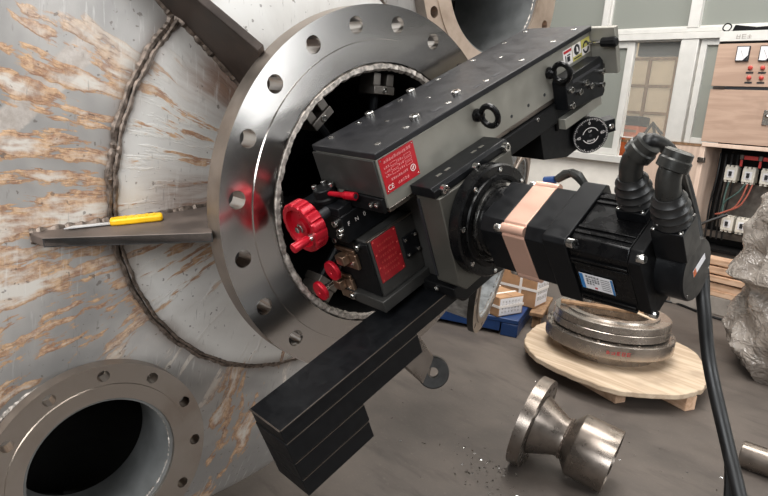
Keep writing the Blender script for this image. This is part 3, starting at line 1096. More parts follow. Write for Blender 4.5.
    for y in (-0.055, -0.034, 0.034, 0.054):
        obj('slot', Geo().prism([(-0.006, -0.003), (0.006, -0.003), (0.006, 0.003), (-0.006, 0.003)], (0.226, y, 0.1045), Y, X, Z, 0.0008), M['chrome'], strip)
    foot = part('column_foot', Geo().prism([(-0.085, -0.1005), (0.06, -0.1005), (0.05, -0.138), (-0.060, -0.138), (-0.085, -0.12)], (0.13, 0, 0), Y, Z, X, 0.1), 'blackmatte', bevel=0.002)
    screw(foot, (0.19, -0.0855, -0.108), -Y, 0.0055, 0.005)
    # hub in the bore with radial chuck arms and jaws
    hub = part('chuck_hub', Geo().lathe([(-0.26, 0.07), (-0.25, 0.095), (-0.02, 0.095), (-0.015, 0.088), (0.02, 0.088)], 40), 'blackmatte', bevel=0)
    for deg, x, gr in ((110, -0.05, 0), (65, -0.05, 1), (-148, -0.05, 0), (-40, -0.05, 0), (12, -0.05, 0), (-95, -0.05, 0), (160, -0.09, 0)):
        q = Matrix.Rotation(radians(deg), 4, 'X')
        g = Geo()
        g.tube([q @ Vector((x, 0.09, 0)), q @ Vector((x, 0.205, 0))], 0.0085, 10)
        arm = part('chuck_arm', g, 'black', parent=t, bevel=0)
        g = Geo()
        g.box((x - 0.018, 0.196, -0.026), (x + 0.03, 0.212, 0.026), q)
        g.box((x - 0.014, 0.212, -0.026), (x + 0.026, 0.236, -0.008), q)
        g.box((x - 0.014, 0.212, 0.008), (x + 0.026, 0.236, 0.026), q)
        part('jaw', g, 'steeldark', arm, 0.0015)
        screw(arm, q @ Vector((x + 0.03, 0.204, 0)), X, 0.006, 0.004)
    # ---- feed box with the red handwheel
    fb = part('feed_box', Geo().box((0.012, -0.190, 0.028), (0.12, -0.068, 0.0785)), 'black', bevel=0.0015)
    part('feed_head', Geo().box((0.014, -0.190, 0.0786), (0.119, -0.1605, 0.0925)), 'black', fb)
    for s_, yy in (('F', -0.178), ('N', -0.160), ('0', -0.142)):
        obj('letter', text_mesh(s_, 0.0105), M['white'], fb, frame_m((0.12, yy, 0.060), Y, Z))
    g = Geo().lathe([(0.0925, 0.0215), (0.094, 0.0225), (0.100, 0.0225), (0.102, 0.0185), (0.115, 0.0185), (0.117, 0.017)], 28, Matrix.Translation((0.068, -0.1715, 0)) @ Matrix.Rotation(-pi / 2, 4, 'Y'))
    sel = part('selector', g, 'blackmatte', fb, 0)
    for p in ((0.056, -0.180), (0.080, -0.163), (0.058, -0.161)):
        screw(sel, (p[0], p[1], 0.117), Z, 0.005, 0.006)
    g = Geo()
    a0, a1 = Vector((0.085, -0.174, 0.109)), Vector((0.145, -0.1665, 0.1095))
    dd = (a1 - a0)
    g.tube([a0, a0 + dd * 0.55, a0 + dd * 0.6, a1], [0.0042, 0.0048, 0.0068, 0.0068], 14)
    lev = part('lever', g, 'red', fb, 0, 'red lever on the black feed box')
    screw(lev, a1, dd, 0.0042, 0.0008, 'ink')
    for p in ((0.105, 0.066), (0.108, 0.044), (0.112, 0.053)):
        screw(fb, (p[0], -0.190, p[1]), -Y, 0.006, 0.008)
    # handwheel: axis along -Y
    hw = Matrix.Translation((0.088, -0.190, 0.084)) @ Matrix.Rotation(-pi / 2, 4, 'Z')   # local +X -> -Y
    g = Geo()
    g.lathe([(0.037, 0.030), (0.037, 0.0425), (0.039, 0.044), (0.059, 0.044), (0.061, 0.042), (0.061, 0.034), (0.052, 0.032), (0.051, 0.014), (0.056, 0.013), (0.056, 0.0), ], 112,
            mod=lambda a, x, r: 1 - (0.055 * max(0.0, cos(16 * a)) ** 4 if r > 0.041 else 0))
    g.lathe([(0.040, 0.0), (0.040, 0.034), (0.046, 0.034), (0.046, 0.0)], 40)
    wheel = obj('handwheel', g, M['red'], t, hw, label='red fluted handwheel with a crank handle')
    wl = lambda p: p
    obj('hub_nut', Geo().lathe([(0.056, 0.0085), (0.060, 0.0085), (0.0605, 0.006), (0.066, 0.006), (0.067, 0.0045)], 6), M['chrome'], wheel)
    q = Matrix.Rotation(radians(-52), 4, 'X')
    c0 = Vector((0.052, 0.030, -0.008))
    obj('crank_stem', Geo().lathe([(0.052, 0.0058), (0.068, 0.0058)], 14, Matrix.Translation((0, c0.y, c0.z))), M['chrome'], wheel)
    obj('crank_handle', Geo().lathe([(0.068, 0.0055), (0.070, 0.0068), (0.098, 0.0082), (0.100, 0.0075), (0.1003, 0.004)], 18, Matrix.Translation((0, c0.y, c0.z))), M['red'], wheel)
    obj('shaft', Geo().lathe([(0.0, 0.009), (0.04, 0.009)], 14), M['ink'], wheel)
    # ---- valve block with the dark red plate
    vb = part('valve_block', Geo().box((0.05, -0.172, -0.085), (0.15, -0.0665, 0.026)), 'greydark', bevel=0.0015)
    part('end_face', Geo().box((0.052, -0.176, -0.083), (0.146, -0.1725, 0.022)), 'blackmatte', vb, 0.001)
    rp = part('data_plate', Geo().box((0.1502, -0.1685, -0.058), (0.1514, -0.112, 0.026)), 'reddark', vb, 0.0003, 'dark red riveted plate')
    for k in range(4):
        for yy in (-0.165, -0.1155):
            z = -0.054 + k * 0.0253
            obj('rivet', Geo().lathe([(0.1514, 0.0018), (0.1522, 0.001)], 8, Matrix.Translation((0, yy, z))), M['lamp'], rp)
    g = Geo()
    r = random.Random(8)
    for row in range(6):
        for k in range(7):
            glyph(g, (0.1514, -0.159 + k * 0.0054, 0.010 - row * 0.011), Y, Z, 0.0042, r, 0.0002)
    obj('print', g, M['lamp'], rp)
    sp = part('small_plate', Geo().box((0.1502, -0.104, -0.046), (0.153, -0.070, -0.004)), 'black', vb, 0.0005)
    for yy in (-0.099, -0.075):
        for z in (-0.040, -0.010):
            screw(sp, (0.153, yy, z), X, 0.0035, 0.003)
    part('base_bar', Geo().box((0.045, -0.185, -0.108), (0.158, -0.0665, -0.0855)), 'greydark', vb)
    part('top_rail', Geo().box((0.144, -0.174, 0.0262), (0.1505, -0.0665, 0.029)), 'steel', vb, 0.0005)
    # thumb wheels with bronze brackets
    for (xx, yy, zz, L) in ((0.060, -0.200, -0.036, 0.024), (0.022, -0.215, -0.082, 0.040)):
        m = Matrix.Translation((xx, yy, zz)) @ Matrix.Rotation(-pi / 2, 4, 'Z')
        tw = obj('thumb_wheel', Geo().lathe([(-0.004, 0.006), (-0.003, 0.017), (-0.001, 0.0195), (0.004, 0.0195), (0.006, 0.0175), (0.006, 0.005), (0.005, 0.004), (0.005, 0)], 40,
                 mod=lambda a, x, r: 1 + (0.02 * cos(30 * a) if r > 0.019 else 0)), M['red'], t, m, label='red thumb wheel')
        obj('stem', Geo().lathe([(-L, 0.0045), (-0.014, 0.0045), (-0.0138, 0.006), (-0.004, 0.006)], 12), M['chrome'], tw)
    for (xx, zz) in ((0.085, 0.002), (0.050, -0.060)):
        b = part('bracket', Geo().box((xx - 0.026, -0.182, zz - 0.004), (xx + 0.026, -0.1762, zz + 0.004)).box((xx - 0.008, -0.184, zz - 0.034), (xx + 0.030, -0.1762, zz - 0.004)).box((xx - 0.01, -0.198, zz - 0.022), (xx + 0.012, -0.184, zz - 0.004)), 'brass', vb, 0.0015, 'bronze bracket')
        screw(b, (xx + 0.018, -0.184, zz - 0.022), -Y, 0.0042, 0.003)
    for (xx, zz) in ((0.066, 0.018), (0.125, 0.016), (0.078, -0.094)):
        screw(vb, (xx, -0.176 if zz > -0.09 else -0.185, zz), -Y, 0.0062, 0.008)
    part('bracket', Geo().box((0.04, -0.186, -0.106), (0.075, -0.1855, -0.088)), 'brass', vb, 0.001)
    # ---- counterweight bar
    cw = part('counterweight_bar', Geo().box((0.114, -0.457, -0.1522), (0.2, -0.02, -0.124)), 'black', bevel=0.001, label='long black bar reaching to the lower left')
    part('weight_plate', Geo().box((0.114, -0.4585, -0.1945), (0.2005, -0.164, -0.1528)), 'black', cw, 0.0012)
    part('weight_plate', Geo().box((0.114, -0.4585, -0.2322), (0.2005, -0.310, -0.1953)), 'black', cw, 0.0012)
    part('weight_plate', Geo().box((0.114, -0.4585, -0.2690), (0.2005, -0.312, -0.2330)), 'black', cw, 0.0012)
    for (z_, y1_) in ((-0.124, -0.02), (-0.1528, -0.164), (-0.1953, -0.310), (-0.2330, -0.312)):
        obj('bare_edge', Geo().box((0.1996, -0.4565, z_ - 0.0011), (0.2010, y1_ - 0.001, z_ + 0.0001)), M['steel'], cw, label='thin bare metal edge')
    obj('bare_edge', Geo().box((0.115, -0.4592, -0.1251), (0.2, -0.4568, -0.1239)), M['steel'], cw, label='thin bare metal edge')
    g = Geo().lathe([(0.2, 0.018), (0.214, 0.018), (0.217, 0.0155), (0.217, 0.0125), (0.213, 0.0115), (0.213, 0.0065), (0.2165, 0.006), (0.2165, 0.0)], 32, Matrix.Translation((0, -0.045, -0.136)))
    part('pivot_cap', g, 'blackgloss', cw, 0)
    # ---- drive: round flange, gearhead, motor, encoder (turned 13 degrees more)
    R2 = Matrix.Rotation(radians(12.96), 4, 'X')

    def p2(name, g, mat, parent, bevel=0.0012, label=None):
        for k in range(len(g.v)):
            g.v[k] = R2 @ g.v[k]
        return part(name, g, mat, parent, bevel, label)

    def rod(p, nrm, parent, r_=0.005, h=0.006):
        screw(parent, R2 @ Vector(p), R2 @ Vector(nrm), r_, h)

    fl = part('drive_flange', Geo().lathe([(0.2575, 0.093), (0.258, 0.096), (0.277, 0.096), (0.280, 0.093), (0.280, 0.079), (0.283, 0.078), (0.284, 0.071), (0.280, 0.069), (0.280, 0.060), (0.31, 0.058)], 64), 'blackgloss', bevel=0)
    part('seal_ring', Geo().lathe([(0.2805, 0.0655), (0.289, 0.0655), (0.289, 0.0605), (0.2805, 0.0605)], 64, closed=True), 'chrome', fl, 0)
    for k in range(8):
        a = 2 * pi * k / 8 + 0.45
        screw(fl, (0.280, 0.0865 * cos(a), 0.0865 * sin(a)), X, 0.0042, 0.002)

    def cham(h, c, x0, x1, oy=-0.003, oz=0.0):
        return Geo().prism([(oy - h + c, oz + h), (oy + h - c, oz + h), (oy + h, oz + h - c), (oy + h, oz - h + c), (oy + h - c, oz - h), (oy - h + c, oz - h), (oy - h, oz - h + c), (oy - h, oz + h - c)],
                           (x0, 0, 0), (0, 1, 0), (0, 0, 1), (1, 0, 0), x1 - x0)

    gh = p2('gearhead', cham(0.0575, 0.016, 0.303, 0.3445), 'black', t)
    p2('neck', Geo().lathe([(0.29, 0.05), (0.304, 0.052)], 40), 'blackgloss', gh, 0)
    for sy, sz in ((-1, 1), (1, 1), (-1, -1), (1, -1)):
        rod((0.332, -0.003 + sy * 0.0505, sz * 0.0475), (1, 0, 0), gh, 0.0065, 0.011)
    gr = p2('copper_ring', cham(0.0578, 0.0165, 0.345, 0.3855), 'copper', t, 0.001, 'rose coloured band round the gearhead')
    for (a_, b_) in ((-1, 1), (1, 1), (1, -1), (-1, -1)):
        cx, cz = -0.003 + a_ * 0.0495, b_ * 0.0495
        g = Geo().lathe([(0.3448, 0.0078), (0.3857, 0.0078)], 16, Matrix.Translation((0, cx, cz)))
        p2('corner_bead', g, 'copper', gr, 0)
    p2('adapter', cham(0.0575, 0.014, 0.386, 0.4245), 'black', t)
    mf = p2('motor_flange', cham(0.0645, 0.006, 0.425, 0.462), 'black', t, 0.0015)
    body = p2('motor_body', cham(0.060, 0.013, 0.4625, 0.548), 'blackgloss', t, 0.0015, 'black finned servo motor body')
    # fins and corner channels
    g = Geo()
    for s_ in (-1, 1):
        for k in (-0.036, -0.026, 0.026, 0.036):
            p2('cooling_fin', Geo().box((0.4635, -0.003 + k - 0.0025, s_ * 0.061 - 0.0015), (0.5465, -0.003 + k + 0.0025, s_ * 0.061 + 0.0015)), 'blackgloss', body, 0.0006)
        for k in (-0.048, -0.041, 0.026, 0.033):
            p2('cooling_fin', Geo().box((0.4635, -0.003 + s_ * 0.061 - 0.0025, k - 0.002), (0.5465, -0.003 + s_ * 0.061 + 0.0025, k + 0.002)), 'blackgloss', body, 0.0006)
    for sy, sz in ((-1, 1), (-1, -1), (1, -1)):
        rod((0.4615, -0.003 + sy * 0.0558, sz * 0.0558), (1, 0, 0), mf, 0.007, 0.010)
    end = p2('end_bell', cham(0.0605, 0.013, 0.5485, 0.566), 'blackmatte', t, 0.0015)
    for sy, sz in ((-1, 1), (-1, -1), (1, 1), (1, -1)):
        rod((0.560, -0.003 + sy * 0.0535, sz * 0.0535), (1, sy * 0.0, 0), end, 0.006, 0.010)
    enc = p2('encoder_cap', Geo().lathe([(0.565, 0.044), (0.572, 0.0435), (0.600, 0.0435), (0.603, 0.0415), (0.603, 0.0)], 56, Matrix.Translation((0, 0.0, -0.010))), 'black', t, 0)
    g = Geo().prism([(-0.030, -0.006), (0.006, -0.006), (0.006, 0.004), (-0.030, 0.004)], (0.6032, 0.018, -0.006), Y, Z, X, 0.0004)
    tp = p2('tape_label', g, 'paper', enc, 0, 'small pale label on the end cap')
    g = Geo().prism([(-0.030, -0.006), (-0.022, -0.006), (-0.022, 0.004), (-0.030, 0.004)], (0.6036, 0.018, -0.006), Y, Z, X, 0.0003)
    p2('print', g, 'orange', tp, 0)
    for (yy, zz) in ((-0.034, -0.026), (0.03, -0.036)):
        rod((0.602, yy, zz), (1, 0, 0), enc, 0.002, 0.0012)
    # rating label on the lower side of the motor
    lb = p2('rating_label', Geo().box((0.470, -0.0655, -0.024), (0.520, -0.0648, 0.006)), 'paper', body, 0, 'white rating label with blue edge')
    p2('print', Geo().box((0.470, -0.0659, -0.024), (0.4755, -0.0656, 0.006)), 'blue', lb, 0)
    p2('print', Geo().box((0.517, -0.0659, -0.024), (0.520, -0.0656, 0.006)), 'blue', lb, 0)
    g = Geo()
    r = random.Random(11)
    for row in range(4):
        for k in range(5 if row < 3 else 3):
            glyph(g, (0.479 + k * 0.0042, -0.0656, 0.000 - row * 0.0048), X, Z, 0.0036, r)
    for row in range(6):
        g.box((0.5015, -0.0658, 0.001 - row * 0.004), (0.5150, -0.0656, 0.0018 - row * 0.004))
    p2('print', g, 'ink', lb, 0)
    p2('print', Geo().box((0.490, -0.0659, -0.021), (0.494, -0.0656, -0.018)), 'labelred', lb, 0)

    # grey hose with a blue joint behind the gearhead
    g = Geo()
    g.tube([R2 @ Vector(p) for p in ((0.372, 0.062, 0.054), (0.384, 0.070, 0.060), (0.396, 0.071, 0.064), (0.408, 0.068, 0.062), (0.416, 0.066, 0.05), (0.418, 0.063, 0.03))], [0.006, 0.0075, 0.0065, 0.0078, 0.0065, 0.006], 10)
    hs = part('hose', g, 'conn', t, 0, 'short grey hose behind the gearhead')
    g = Geo()
    g.tube([R2 @ Vector(p) for p in ((0.352, 0.058, 0.052), (0.370, 0.061, 0.054))], 0.0062, 10)
    part('hose_joint', g, 'pblue', hs, 0)

    # connectors
    def connector(cx, cy, zb, zt, hw_, r0, r1, bend, name):
        b = p2('connector_base', Geo().box((cx - hw_, cy - hw_, zb), (cx + hw_, cy + hw_, zt)), 'black', t, 0.0012)
        for sx in (-1, 1):
            for sy in (-1, 1):
                rod((cx + sx * hw_ * 0.82, cy + sy * hw_ * 0.82, zt), (0, 0, 1), b, 0.0028, 0.0025)
        prof = []
        L = 0.046
        for k in range(13):
            u = k / 12
            rr = r0 + (r1 - r0) * u + 0.0035 * sin(pi * u)
            prof.append((zt + L * u, rr + (0.0022 if k % 3 == 1 else 0.0)))
        g = Geo().lathe(prof, 28, Matrix.Translation((cx, cy, 0)) @ Matrix.Rotation(-pi / 2, 4, 'Y'))
        p2('cable_boot', g, 'rubber', b, 0)
        pts = [Vector((cx, cy, zt + L - 0.004))] + [Vector(p) for p in bend]
        # smooth path
        def bez(ps, n=14):
            out = []
            for i in range(len(ps) - 1):
                a, d = ps[i], ps[i + 1]
                m0 = (ps[i + 1] - ps[i - 1]) / 2 if i > 0 else (d - a)
                m1 = (ps[i + 2] - ps[i]) / 2 if i + 2 < len(ps) else (d - a)
                for k in range(n):
                    u = k / n
                    out.append(a * (2 * u ** 3 - 3 * u * u + 1) + m0 * (u ** 3 - 2 * u * u + u) + d * (-2 * u ** 3 + 3 * u * u) + m1 * (u ** 3 - u * u))
            out.append(ps[-1])
            return out
        pp = bez(pts, 6)
        n = len(pp)
        g = Geo()
        g.tube(pp, [r1 * (0.92 - 0.08 * k / n) for k in range(n)], 20)
        p2('elbow', g, 'conn', b, 0)
        d = (pp[-1] - pp[-3]).normalized()
        g = Geo()
        e0 = pp[-1] - d * 0.006
        g.tube([e0, e0 + d * 0.001, e0 + d * 0.012, e0 + d * 0.014, e0 + d * 0.022, e0 + d * 0.024], [r1 * 0.98, r1 * 1.16, r1 * 1.16, r1 * 1.04, r1 * 1.04, r1 * 0.8], 24)
        p2('collar', g, 'conn', b, 0)
        return e0 + d * 0.022, d
    ca, da = connector(0.526, 0.018, 0.0605, 0.076, 0.0205, 0.0205, 0.0165, [(0.528, 0.019, 0.134), (0.533, 0.022, 0.148), (0.540, 0.026, 0.156)], 'a')
    cb, db = connector(0.588, -0.011, 0.0335, 0.081, 0.0205, 0.0200, 0.0165, [(0.588, -0.009, 0.136), (0.589, -0.004, 0.150), (0.592, 0.004, 0.160)], 'b')

    # cables: over and behind, then hanging beside the encoder and out to the floor
    Rw = Matrix.Rotation(-PHI, 4, 'X')

    def W(x, y, z):            # hall axes (flange centre origin) -> machine axes
        return Rw @ Vector((x, y, z))

    def spline(ps, n=10):
        out = []
        for i in range(len(ps) - 1):
            a, d = ps[i], ps[i + 1]
            m0 = (ps[i + 1] - ps[i - 1]) / 2 if i > 0 else (d - a)
            m1 = (ps[i + 2] - ps[i]) / 2 if i + 2 < len(ps) else (d - a)
            for k in range(n):
                u = k / n
                out.append(a * (2 * u ** 3 - 3 * u * u + 1) + m0 * (u ** 3 - 2 * u * u + u) + d * (-2 * u ** 3 + 3 * u * u) + m1 * (u ** 3 - u * u))
        out.append(ps[-1])
        return out
    A = R2 @ ca
    dA = R2 @ da
    B = R2 @ cb
    dB = R2 @ db
    g = Geo()
    g.tube(spline([A - dA * 0.01, A + dA * 0.004, W(0.556, -0.035, 0.143), W(0.556, 0.010, 0.118), W(0.561, 0.046, 0.078), W(0.572, 0.060, 0.035), W(0.590, 0.064, -0.03), W(0.602, 0.062, -0.07), W(0.624, 0.060, -0.145), W(0.673, 0.036, -0.238), W(0.700, 0.018, -0.282), W(0.742, -0.008, -0.360), W(0.80, -0.03, -0.62), W(0.86, 0.0, -1.285)]), 0.0092, 12)
    part('power_cable', g, 'cable', t, 0, 'thick black cable hanging from the motor')
    g = Geo()
    g.tube(spline([B - dB * 0.016, W(0.578, -0.045, 0.122), W(0.566, 0.010, 0.098), W(0.570, 0.055, 0.05), W(0.585, 0.085, -0.02), W(0.600, 0.082, -0.09), W(0.618, 0.072, -0.150), W(0.655, 0.060, -0.225), W(0.686, 0.036, -0.305), W(0.71, 0.05, -0.62), W(0.70, 0.12, -1.288)]), 0.0062, 10)
    part('signal_cable', g, 'cable', t, 0)
    return t


build_machine()


# ------------------------------------------------------------------ things standing in the hall behind
def tubes(paths, r, seg=6):
    g = Geo()
    for p in paths:
        g.tube(p, r, seg)
    return g


def build_cabinet():
    t = thing('control_cabinet', 'plywood fronted electrical control cabinet with meters at the right edge', 'cabinet', (-1.44, 5.3, 0))
    Hh = H

    def q(x):
        return x + 1.44
    W_ = 1.9
    # carcass: back, sides, floor, shelf
    g = Geo().box((0.0, 0.42, Hh - 0.78), (W_, 0.45, Hh + 1.06)).box((W_ - 0.02, 0.0, Hh - 0.78), (W_, 0.42, Hh + 1.06))
    g.box((0.0, 0.02, Hh - 0.80), (W_, 0.42, Hh - 0.77)).box((0, 0.02, Hh + 0.15), (W_, 0.42, Hh + 0.165)).box((0, 0.0, Hh + 1.06), (W_, 0.45, Hh + 1.075))
    obj('carcass', g, M['blackmatte'], t)
    obj('plinth', Geo().box((0.02, 0.04, 0), (W_, 0.42, Hh - 0.80)), M['steeldark'], t)
    obj('post', Geo().box((0.0, 0.0, Hh - 0.80), (0.045, 0.42, Hh + 0.148)), M['plypink'], t, bevel=0.004)
    obj('ledge', Geo().box((0.012, -0.012, Hh + 0.150), (W_, 0.05, Hh + 0.186)), M['plypink'], t, bevel=0.004)
    top = obj('front_panel', Geo().box((0.0, -0.01, Hh + 0.692), (W_, 0.01, Hh + 1.058)), M['ply'], t, bevel=0.002, label='upper plywood panel with meters and red lamps')
    low = obj('front_panel', Geo().box((0.0, -0.01, Hh + 0.196), (W_, 0.01, Hh + 0.664)), M['ply'], t, bevel=0.002, label='lower plywood panel with a latch')
    obj('gap_strip', Geo().box((0.02, -0.004, Hh + 0.666), (W_, 0.012, Hh + 0.690)), M['ink'], t)
    obj('hinge', Geo().box((0.02, -0.016, Hh + 0.668), (0.12, -0.004, Hh + 0.686)), M['gusset'], t)
    hd = obj('header', Geo().box((0.0, -0.015, Hh + 1.078), (W_, 0.05, Hh + 1.165)), M['frame'], t, bevel=0.002, label='white strip along the top with three small marks')
    g = Geo()
    r = random.Random(4)
    for k in range(3):
        glyph(g, (0.135 + k * 0.045, -0.0152, Hh + 1.095), (1, 0, 0), (0, 0, 1), 0.04, r, 0.0006)
    obj('lettering', g, M['concrete'], hd)
    for k in range(4):
        x = 0.165 + k * 0.185
        m = obj('meter', Geo().box((x, -0.028, Hh + 0.905), (x + 0.108, -0.0105, Hh + 1.035)), M['ink'], top, bevel=0.003, label='square meter with a white face')
        obj('dial_face', Geo().box((x + 0.008, -0.0295, Hh + 0.913), (x + 0.100, -0.0282, Hh + 1.027)), M['paper'], m)
        obj('corner_cover', Geo().prism([(0.055, 0.0), (0.092, 0.0), (0.092, 0.04)], (x + 0.008, -0.0297, Hh + 0.913), (1, 0, 0), (0, 0, 1), (0, -1, 0), 0.002), M['ink'], m)
        obj('needle', Geo().prism([(0.06, 0.02), (0.062, 0.018), (0.03, 0.085), (0.028, 0.084)], (x + 0.008, -0.0297, Hh + 0.913), (1, 0, 0), (0, 0, 1), (0, -1, 0), 0.001), M['ink'], m)
    for k in range(6):
        for j, z in enumerate((0.851, 0.767)):
            x = 0.300 + k * 0.098 + (0.0 if j == 0 else 0.004)
            l = obj('indicator', Geo().lathe([(0.0, 0.019), (0.008, 0.019), (0.010, 0.016), (0.022, 0.015), (0.027, 0.008)], 16, frame_m((x, -0.011, Hh + z), (0, -1, 0), (1, 0, 0))), M['lamp'], top, label='red lamp')
            obj('name_tag', Geo().box((x - 0.03, -0.013, Hh + z - 0.048), (x + 0.03, -0.0105, Hh + z - 0.034)), M['ink'], top)
    la = obj('latch', Geo().box((0.475, -0.02, Hh + 0.37), (0.56, -0.011, Hh + 0.50)), M['chrome'], low, bevel=0.004)
    obj('knob', Geo().lathe([(0, 0.02), (0.02, 0.02), (0.026, 0.016), (0.03, 0.0)], 18, frame_m((0.515, -0.021, Hh + 0.45), (0, -1, 0), (1, 0, 0))), M['chrome'], low)
    # breakers in two rows
    def breaker(x, z):
        b = obj('breaker', Geo().box((x - 0.052, 0.14, z - 0.062), (x + 0.052, 0.24, z + 0.062)), M['breaker'], t, bevel=0.004, label='white circuit breaker')
        g = Geo()
        for k in range(3):
            for zz in (-0.078, 0.062):
                g.box((x - 0.048 + k * 0.036, 0.15, z + zz), (x - 0.026 + k * 0.036, 0.22, z + zz + 0.016))
        obj('terminal', g, M['breaker'], b, kind='stuff')
        obj('toggle', Geo().box((x - 0.012, 0.12, z - 0.02), (x + 0.012, 0.14, z + 0.022)), M['ink'], b, bevel=0.002)
        obj('face_plate', Geo().box((x - 0.03, 0.137, z - 0.035), (x + 0.03, 0.1405, z + 0.036)), M['paper'], b)
    for k in range(6):
        breaker(0.256 + k * 0.150, Hh - 0.075)
    for k in range(6):
        breaker(0.308 + k * 0.126, Hh - 0.535)
    # red sleeved bus bars
    for k in range(5):
        x = 0.33 + k * 0.155
        obj('bus_bar', Geo().box((x + 0.02, 0.12, Hh + 0.065), (x + 0.135, 0.135, Hh + 0.10)), M['busred'], t, bevel=0.003, label='red sleeved bar')
        d = obj('bus_drop', Geo().box((x - 0.008, 0.122, Hh + 0.0), (x + 0.012, 0.138, Hh + 0.06)), M['busred'], t, bevel=0.003)
        obj('clamp', Geo().box((x - 0.012, 0.115, Hh + 0.064), (x + 0.016, 0.14, Hh + 0.104)), M['steeldark'], t)
    obj('bracket', Geo().box((-0.0, -0.02, Hh - 0.0), (0.06, 0.02, Hh + 0.05)), M['steel'], t, bevel=0.004)
    # loose wires
    def wire(pts, mat, r_=0.0075):
        P = [Vector(p) for p in pts]
        out = []
        for i in range(len(P) - 1):
            for k in range(6):
                out.append(P[i].lerp(P[i + 1], k / 6))
        out.append(P[-1])
        for _ in range(4):
            out = [out[0]] + [(out[i - 1] + out[i] * 2 + out[i + 1]) / 4 for i in range(1, len(out) - 1)] + [out[-1]]
        obj('wire', tubes([out], r_), M[mat], t, label=None)
    wire([(0.46, 0.13, Hh - 0.15), (0.44, 0.11, Hh - 0.26), (0.40, 0.1, Hh - 0.36), (0.26, 0.10, Hh - 0.44), (0.2, 0.12, Hh - 0.46)], 'wirered')
    wire([(0.42, 0.13, Hh - 0.15), (0.40, 0.11, Hh - 0.28), (0.36, 0.1, Hh - 0.38), (0.24, 0.09, Hh - 0.45)], 'wirered')
    wire([(0.40, 0.13, Hh - 0.15), (0.36, 0.11, Hh - 0.24), (0.26, 0.1, Hh - 0.33), (0.24, 0.12, Hh - 0.47)], 'wiregreen')
    wire([(0.26, 0.13, Hh - 0.15), (0.25, 0.11, Hh - 0.3), (0.27, 0.1, Hh - 0.47)], 'wiregreen')
    for k in range(4):
        x = 0.12 + k * 0.05
        wire([(x, 0.2, Hh + 0.1), (x + 0.02, 0.16, Hh - 0.1), (x - 0.01, 0.18, Hh - 0.4), (x, 0.2, Hh - 0.7)], 'cable', 0.009)
    wire([(0.33, 0.05, Hh - 0.44), (0.2, -0.0, Hh - 0.52), (0.05, -0.05, Hh - 0.62), (-0.1, -0.1, Hh - 0.8)], 'cable', 0.014)
    obj('trunking', Geo().box((0.05, 0.3, Hh - 0.70), (W_ - 0.03, 0.36, Hh - 0.64)), M['steeldark'], t)
    obj('back_plate', Geo().box((0.14, 0.36, Hh - 0.60), (W_ - 0.03, 0.40, Hh - 0.16)), M['steeldark'], t)


def build_top_sheet():
    t = thing('black_sheet', 'black rolled sheet lying on top of the control cabinet', 'sheet', (-0.95, 5.42, H + 1.167))
    g = Geo()
    g.prism([(-0.42, 0.0), (0.9, 0.0), (0.9, 0.055), (0.1, 0.05), (-0.22, 0.035), (-0.40, 0.06)], (0, -0.08, 0), (1, 0, 0), (0, 0, 1), (0, 1, 0), 0.2)
    obj('folded_sheet', g, M['blackmatte'], t, bevel=0.006)
    pts = [(-0.46 + 0.035 * cos(2 * pi * k / 24), -0.09 + 0.006 * sin(6 * pi * k / 24), 0.038 + 0.032 * sin(2 * pi * k / 24)) for k in range(24)]
    g = Geo()
    g.tube(pts, 0.006, 6, close=True)
    obj('loop', g, M['blackmatte'], t)


def build_planks():
    # sleeper, then boards lying on it, in front of the cabinet
    s = thing('concrete_sleeper', 'grey concrete sleeper on the floor under the stacked planks', 'sleeper', (-0.3, 5.12, 0))
    obj('block', Geo().box((-1.05, -0.12, 0), (1.6, 0.1, 0.165)), M['concrete'], s, bevel=0.01)
    r = random.Random(2)
    y0 = 5.0
    labs = ['lowest', 'second', 'third', 'fourth', 'top']
    z = 0.1655
    for k in range(5):
        h = [0.052, 0.060, 0.052, 0.062, 0.05][k]
        x0 = -1.36 + [0.0, 0.06, 0.02, 0.08, 0.10][k]
        t = obj('plank', Geo().box((0, 0, 0), (2.6, 0.20, h)), M['plank'], None, loc=(x0, y0 + [0.0, 0.012, -0.006, 0.02, 0.03][k], z), bevel=0.004)
        tag(t, '%s raw wooden plank of the stack below the open cabinet' % labs[k], 'plank', 'planks stacked below the cabinet')
        z += h
        if k in (1, 2, 3):
            for x in (-1.0, 0.2, 1.1):
                px_ = {-1.0: 'left', 0.2: 'middle', 1.1: 'right hand'}[x]
                b = obj('spacer', Geo().box((0, 0, 0), (0.30, 0.16, 0.014)), M['brown'], None, loc=(x, y0 + 0.04, z), bevel=0.002)
                tag(b, 'thin %s wooden spacer lying on the %s plank of the stack' % (px_, labs[k]), 'spacer', 'spacers between the planks')
            z += 0.0141


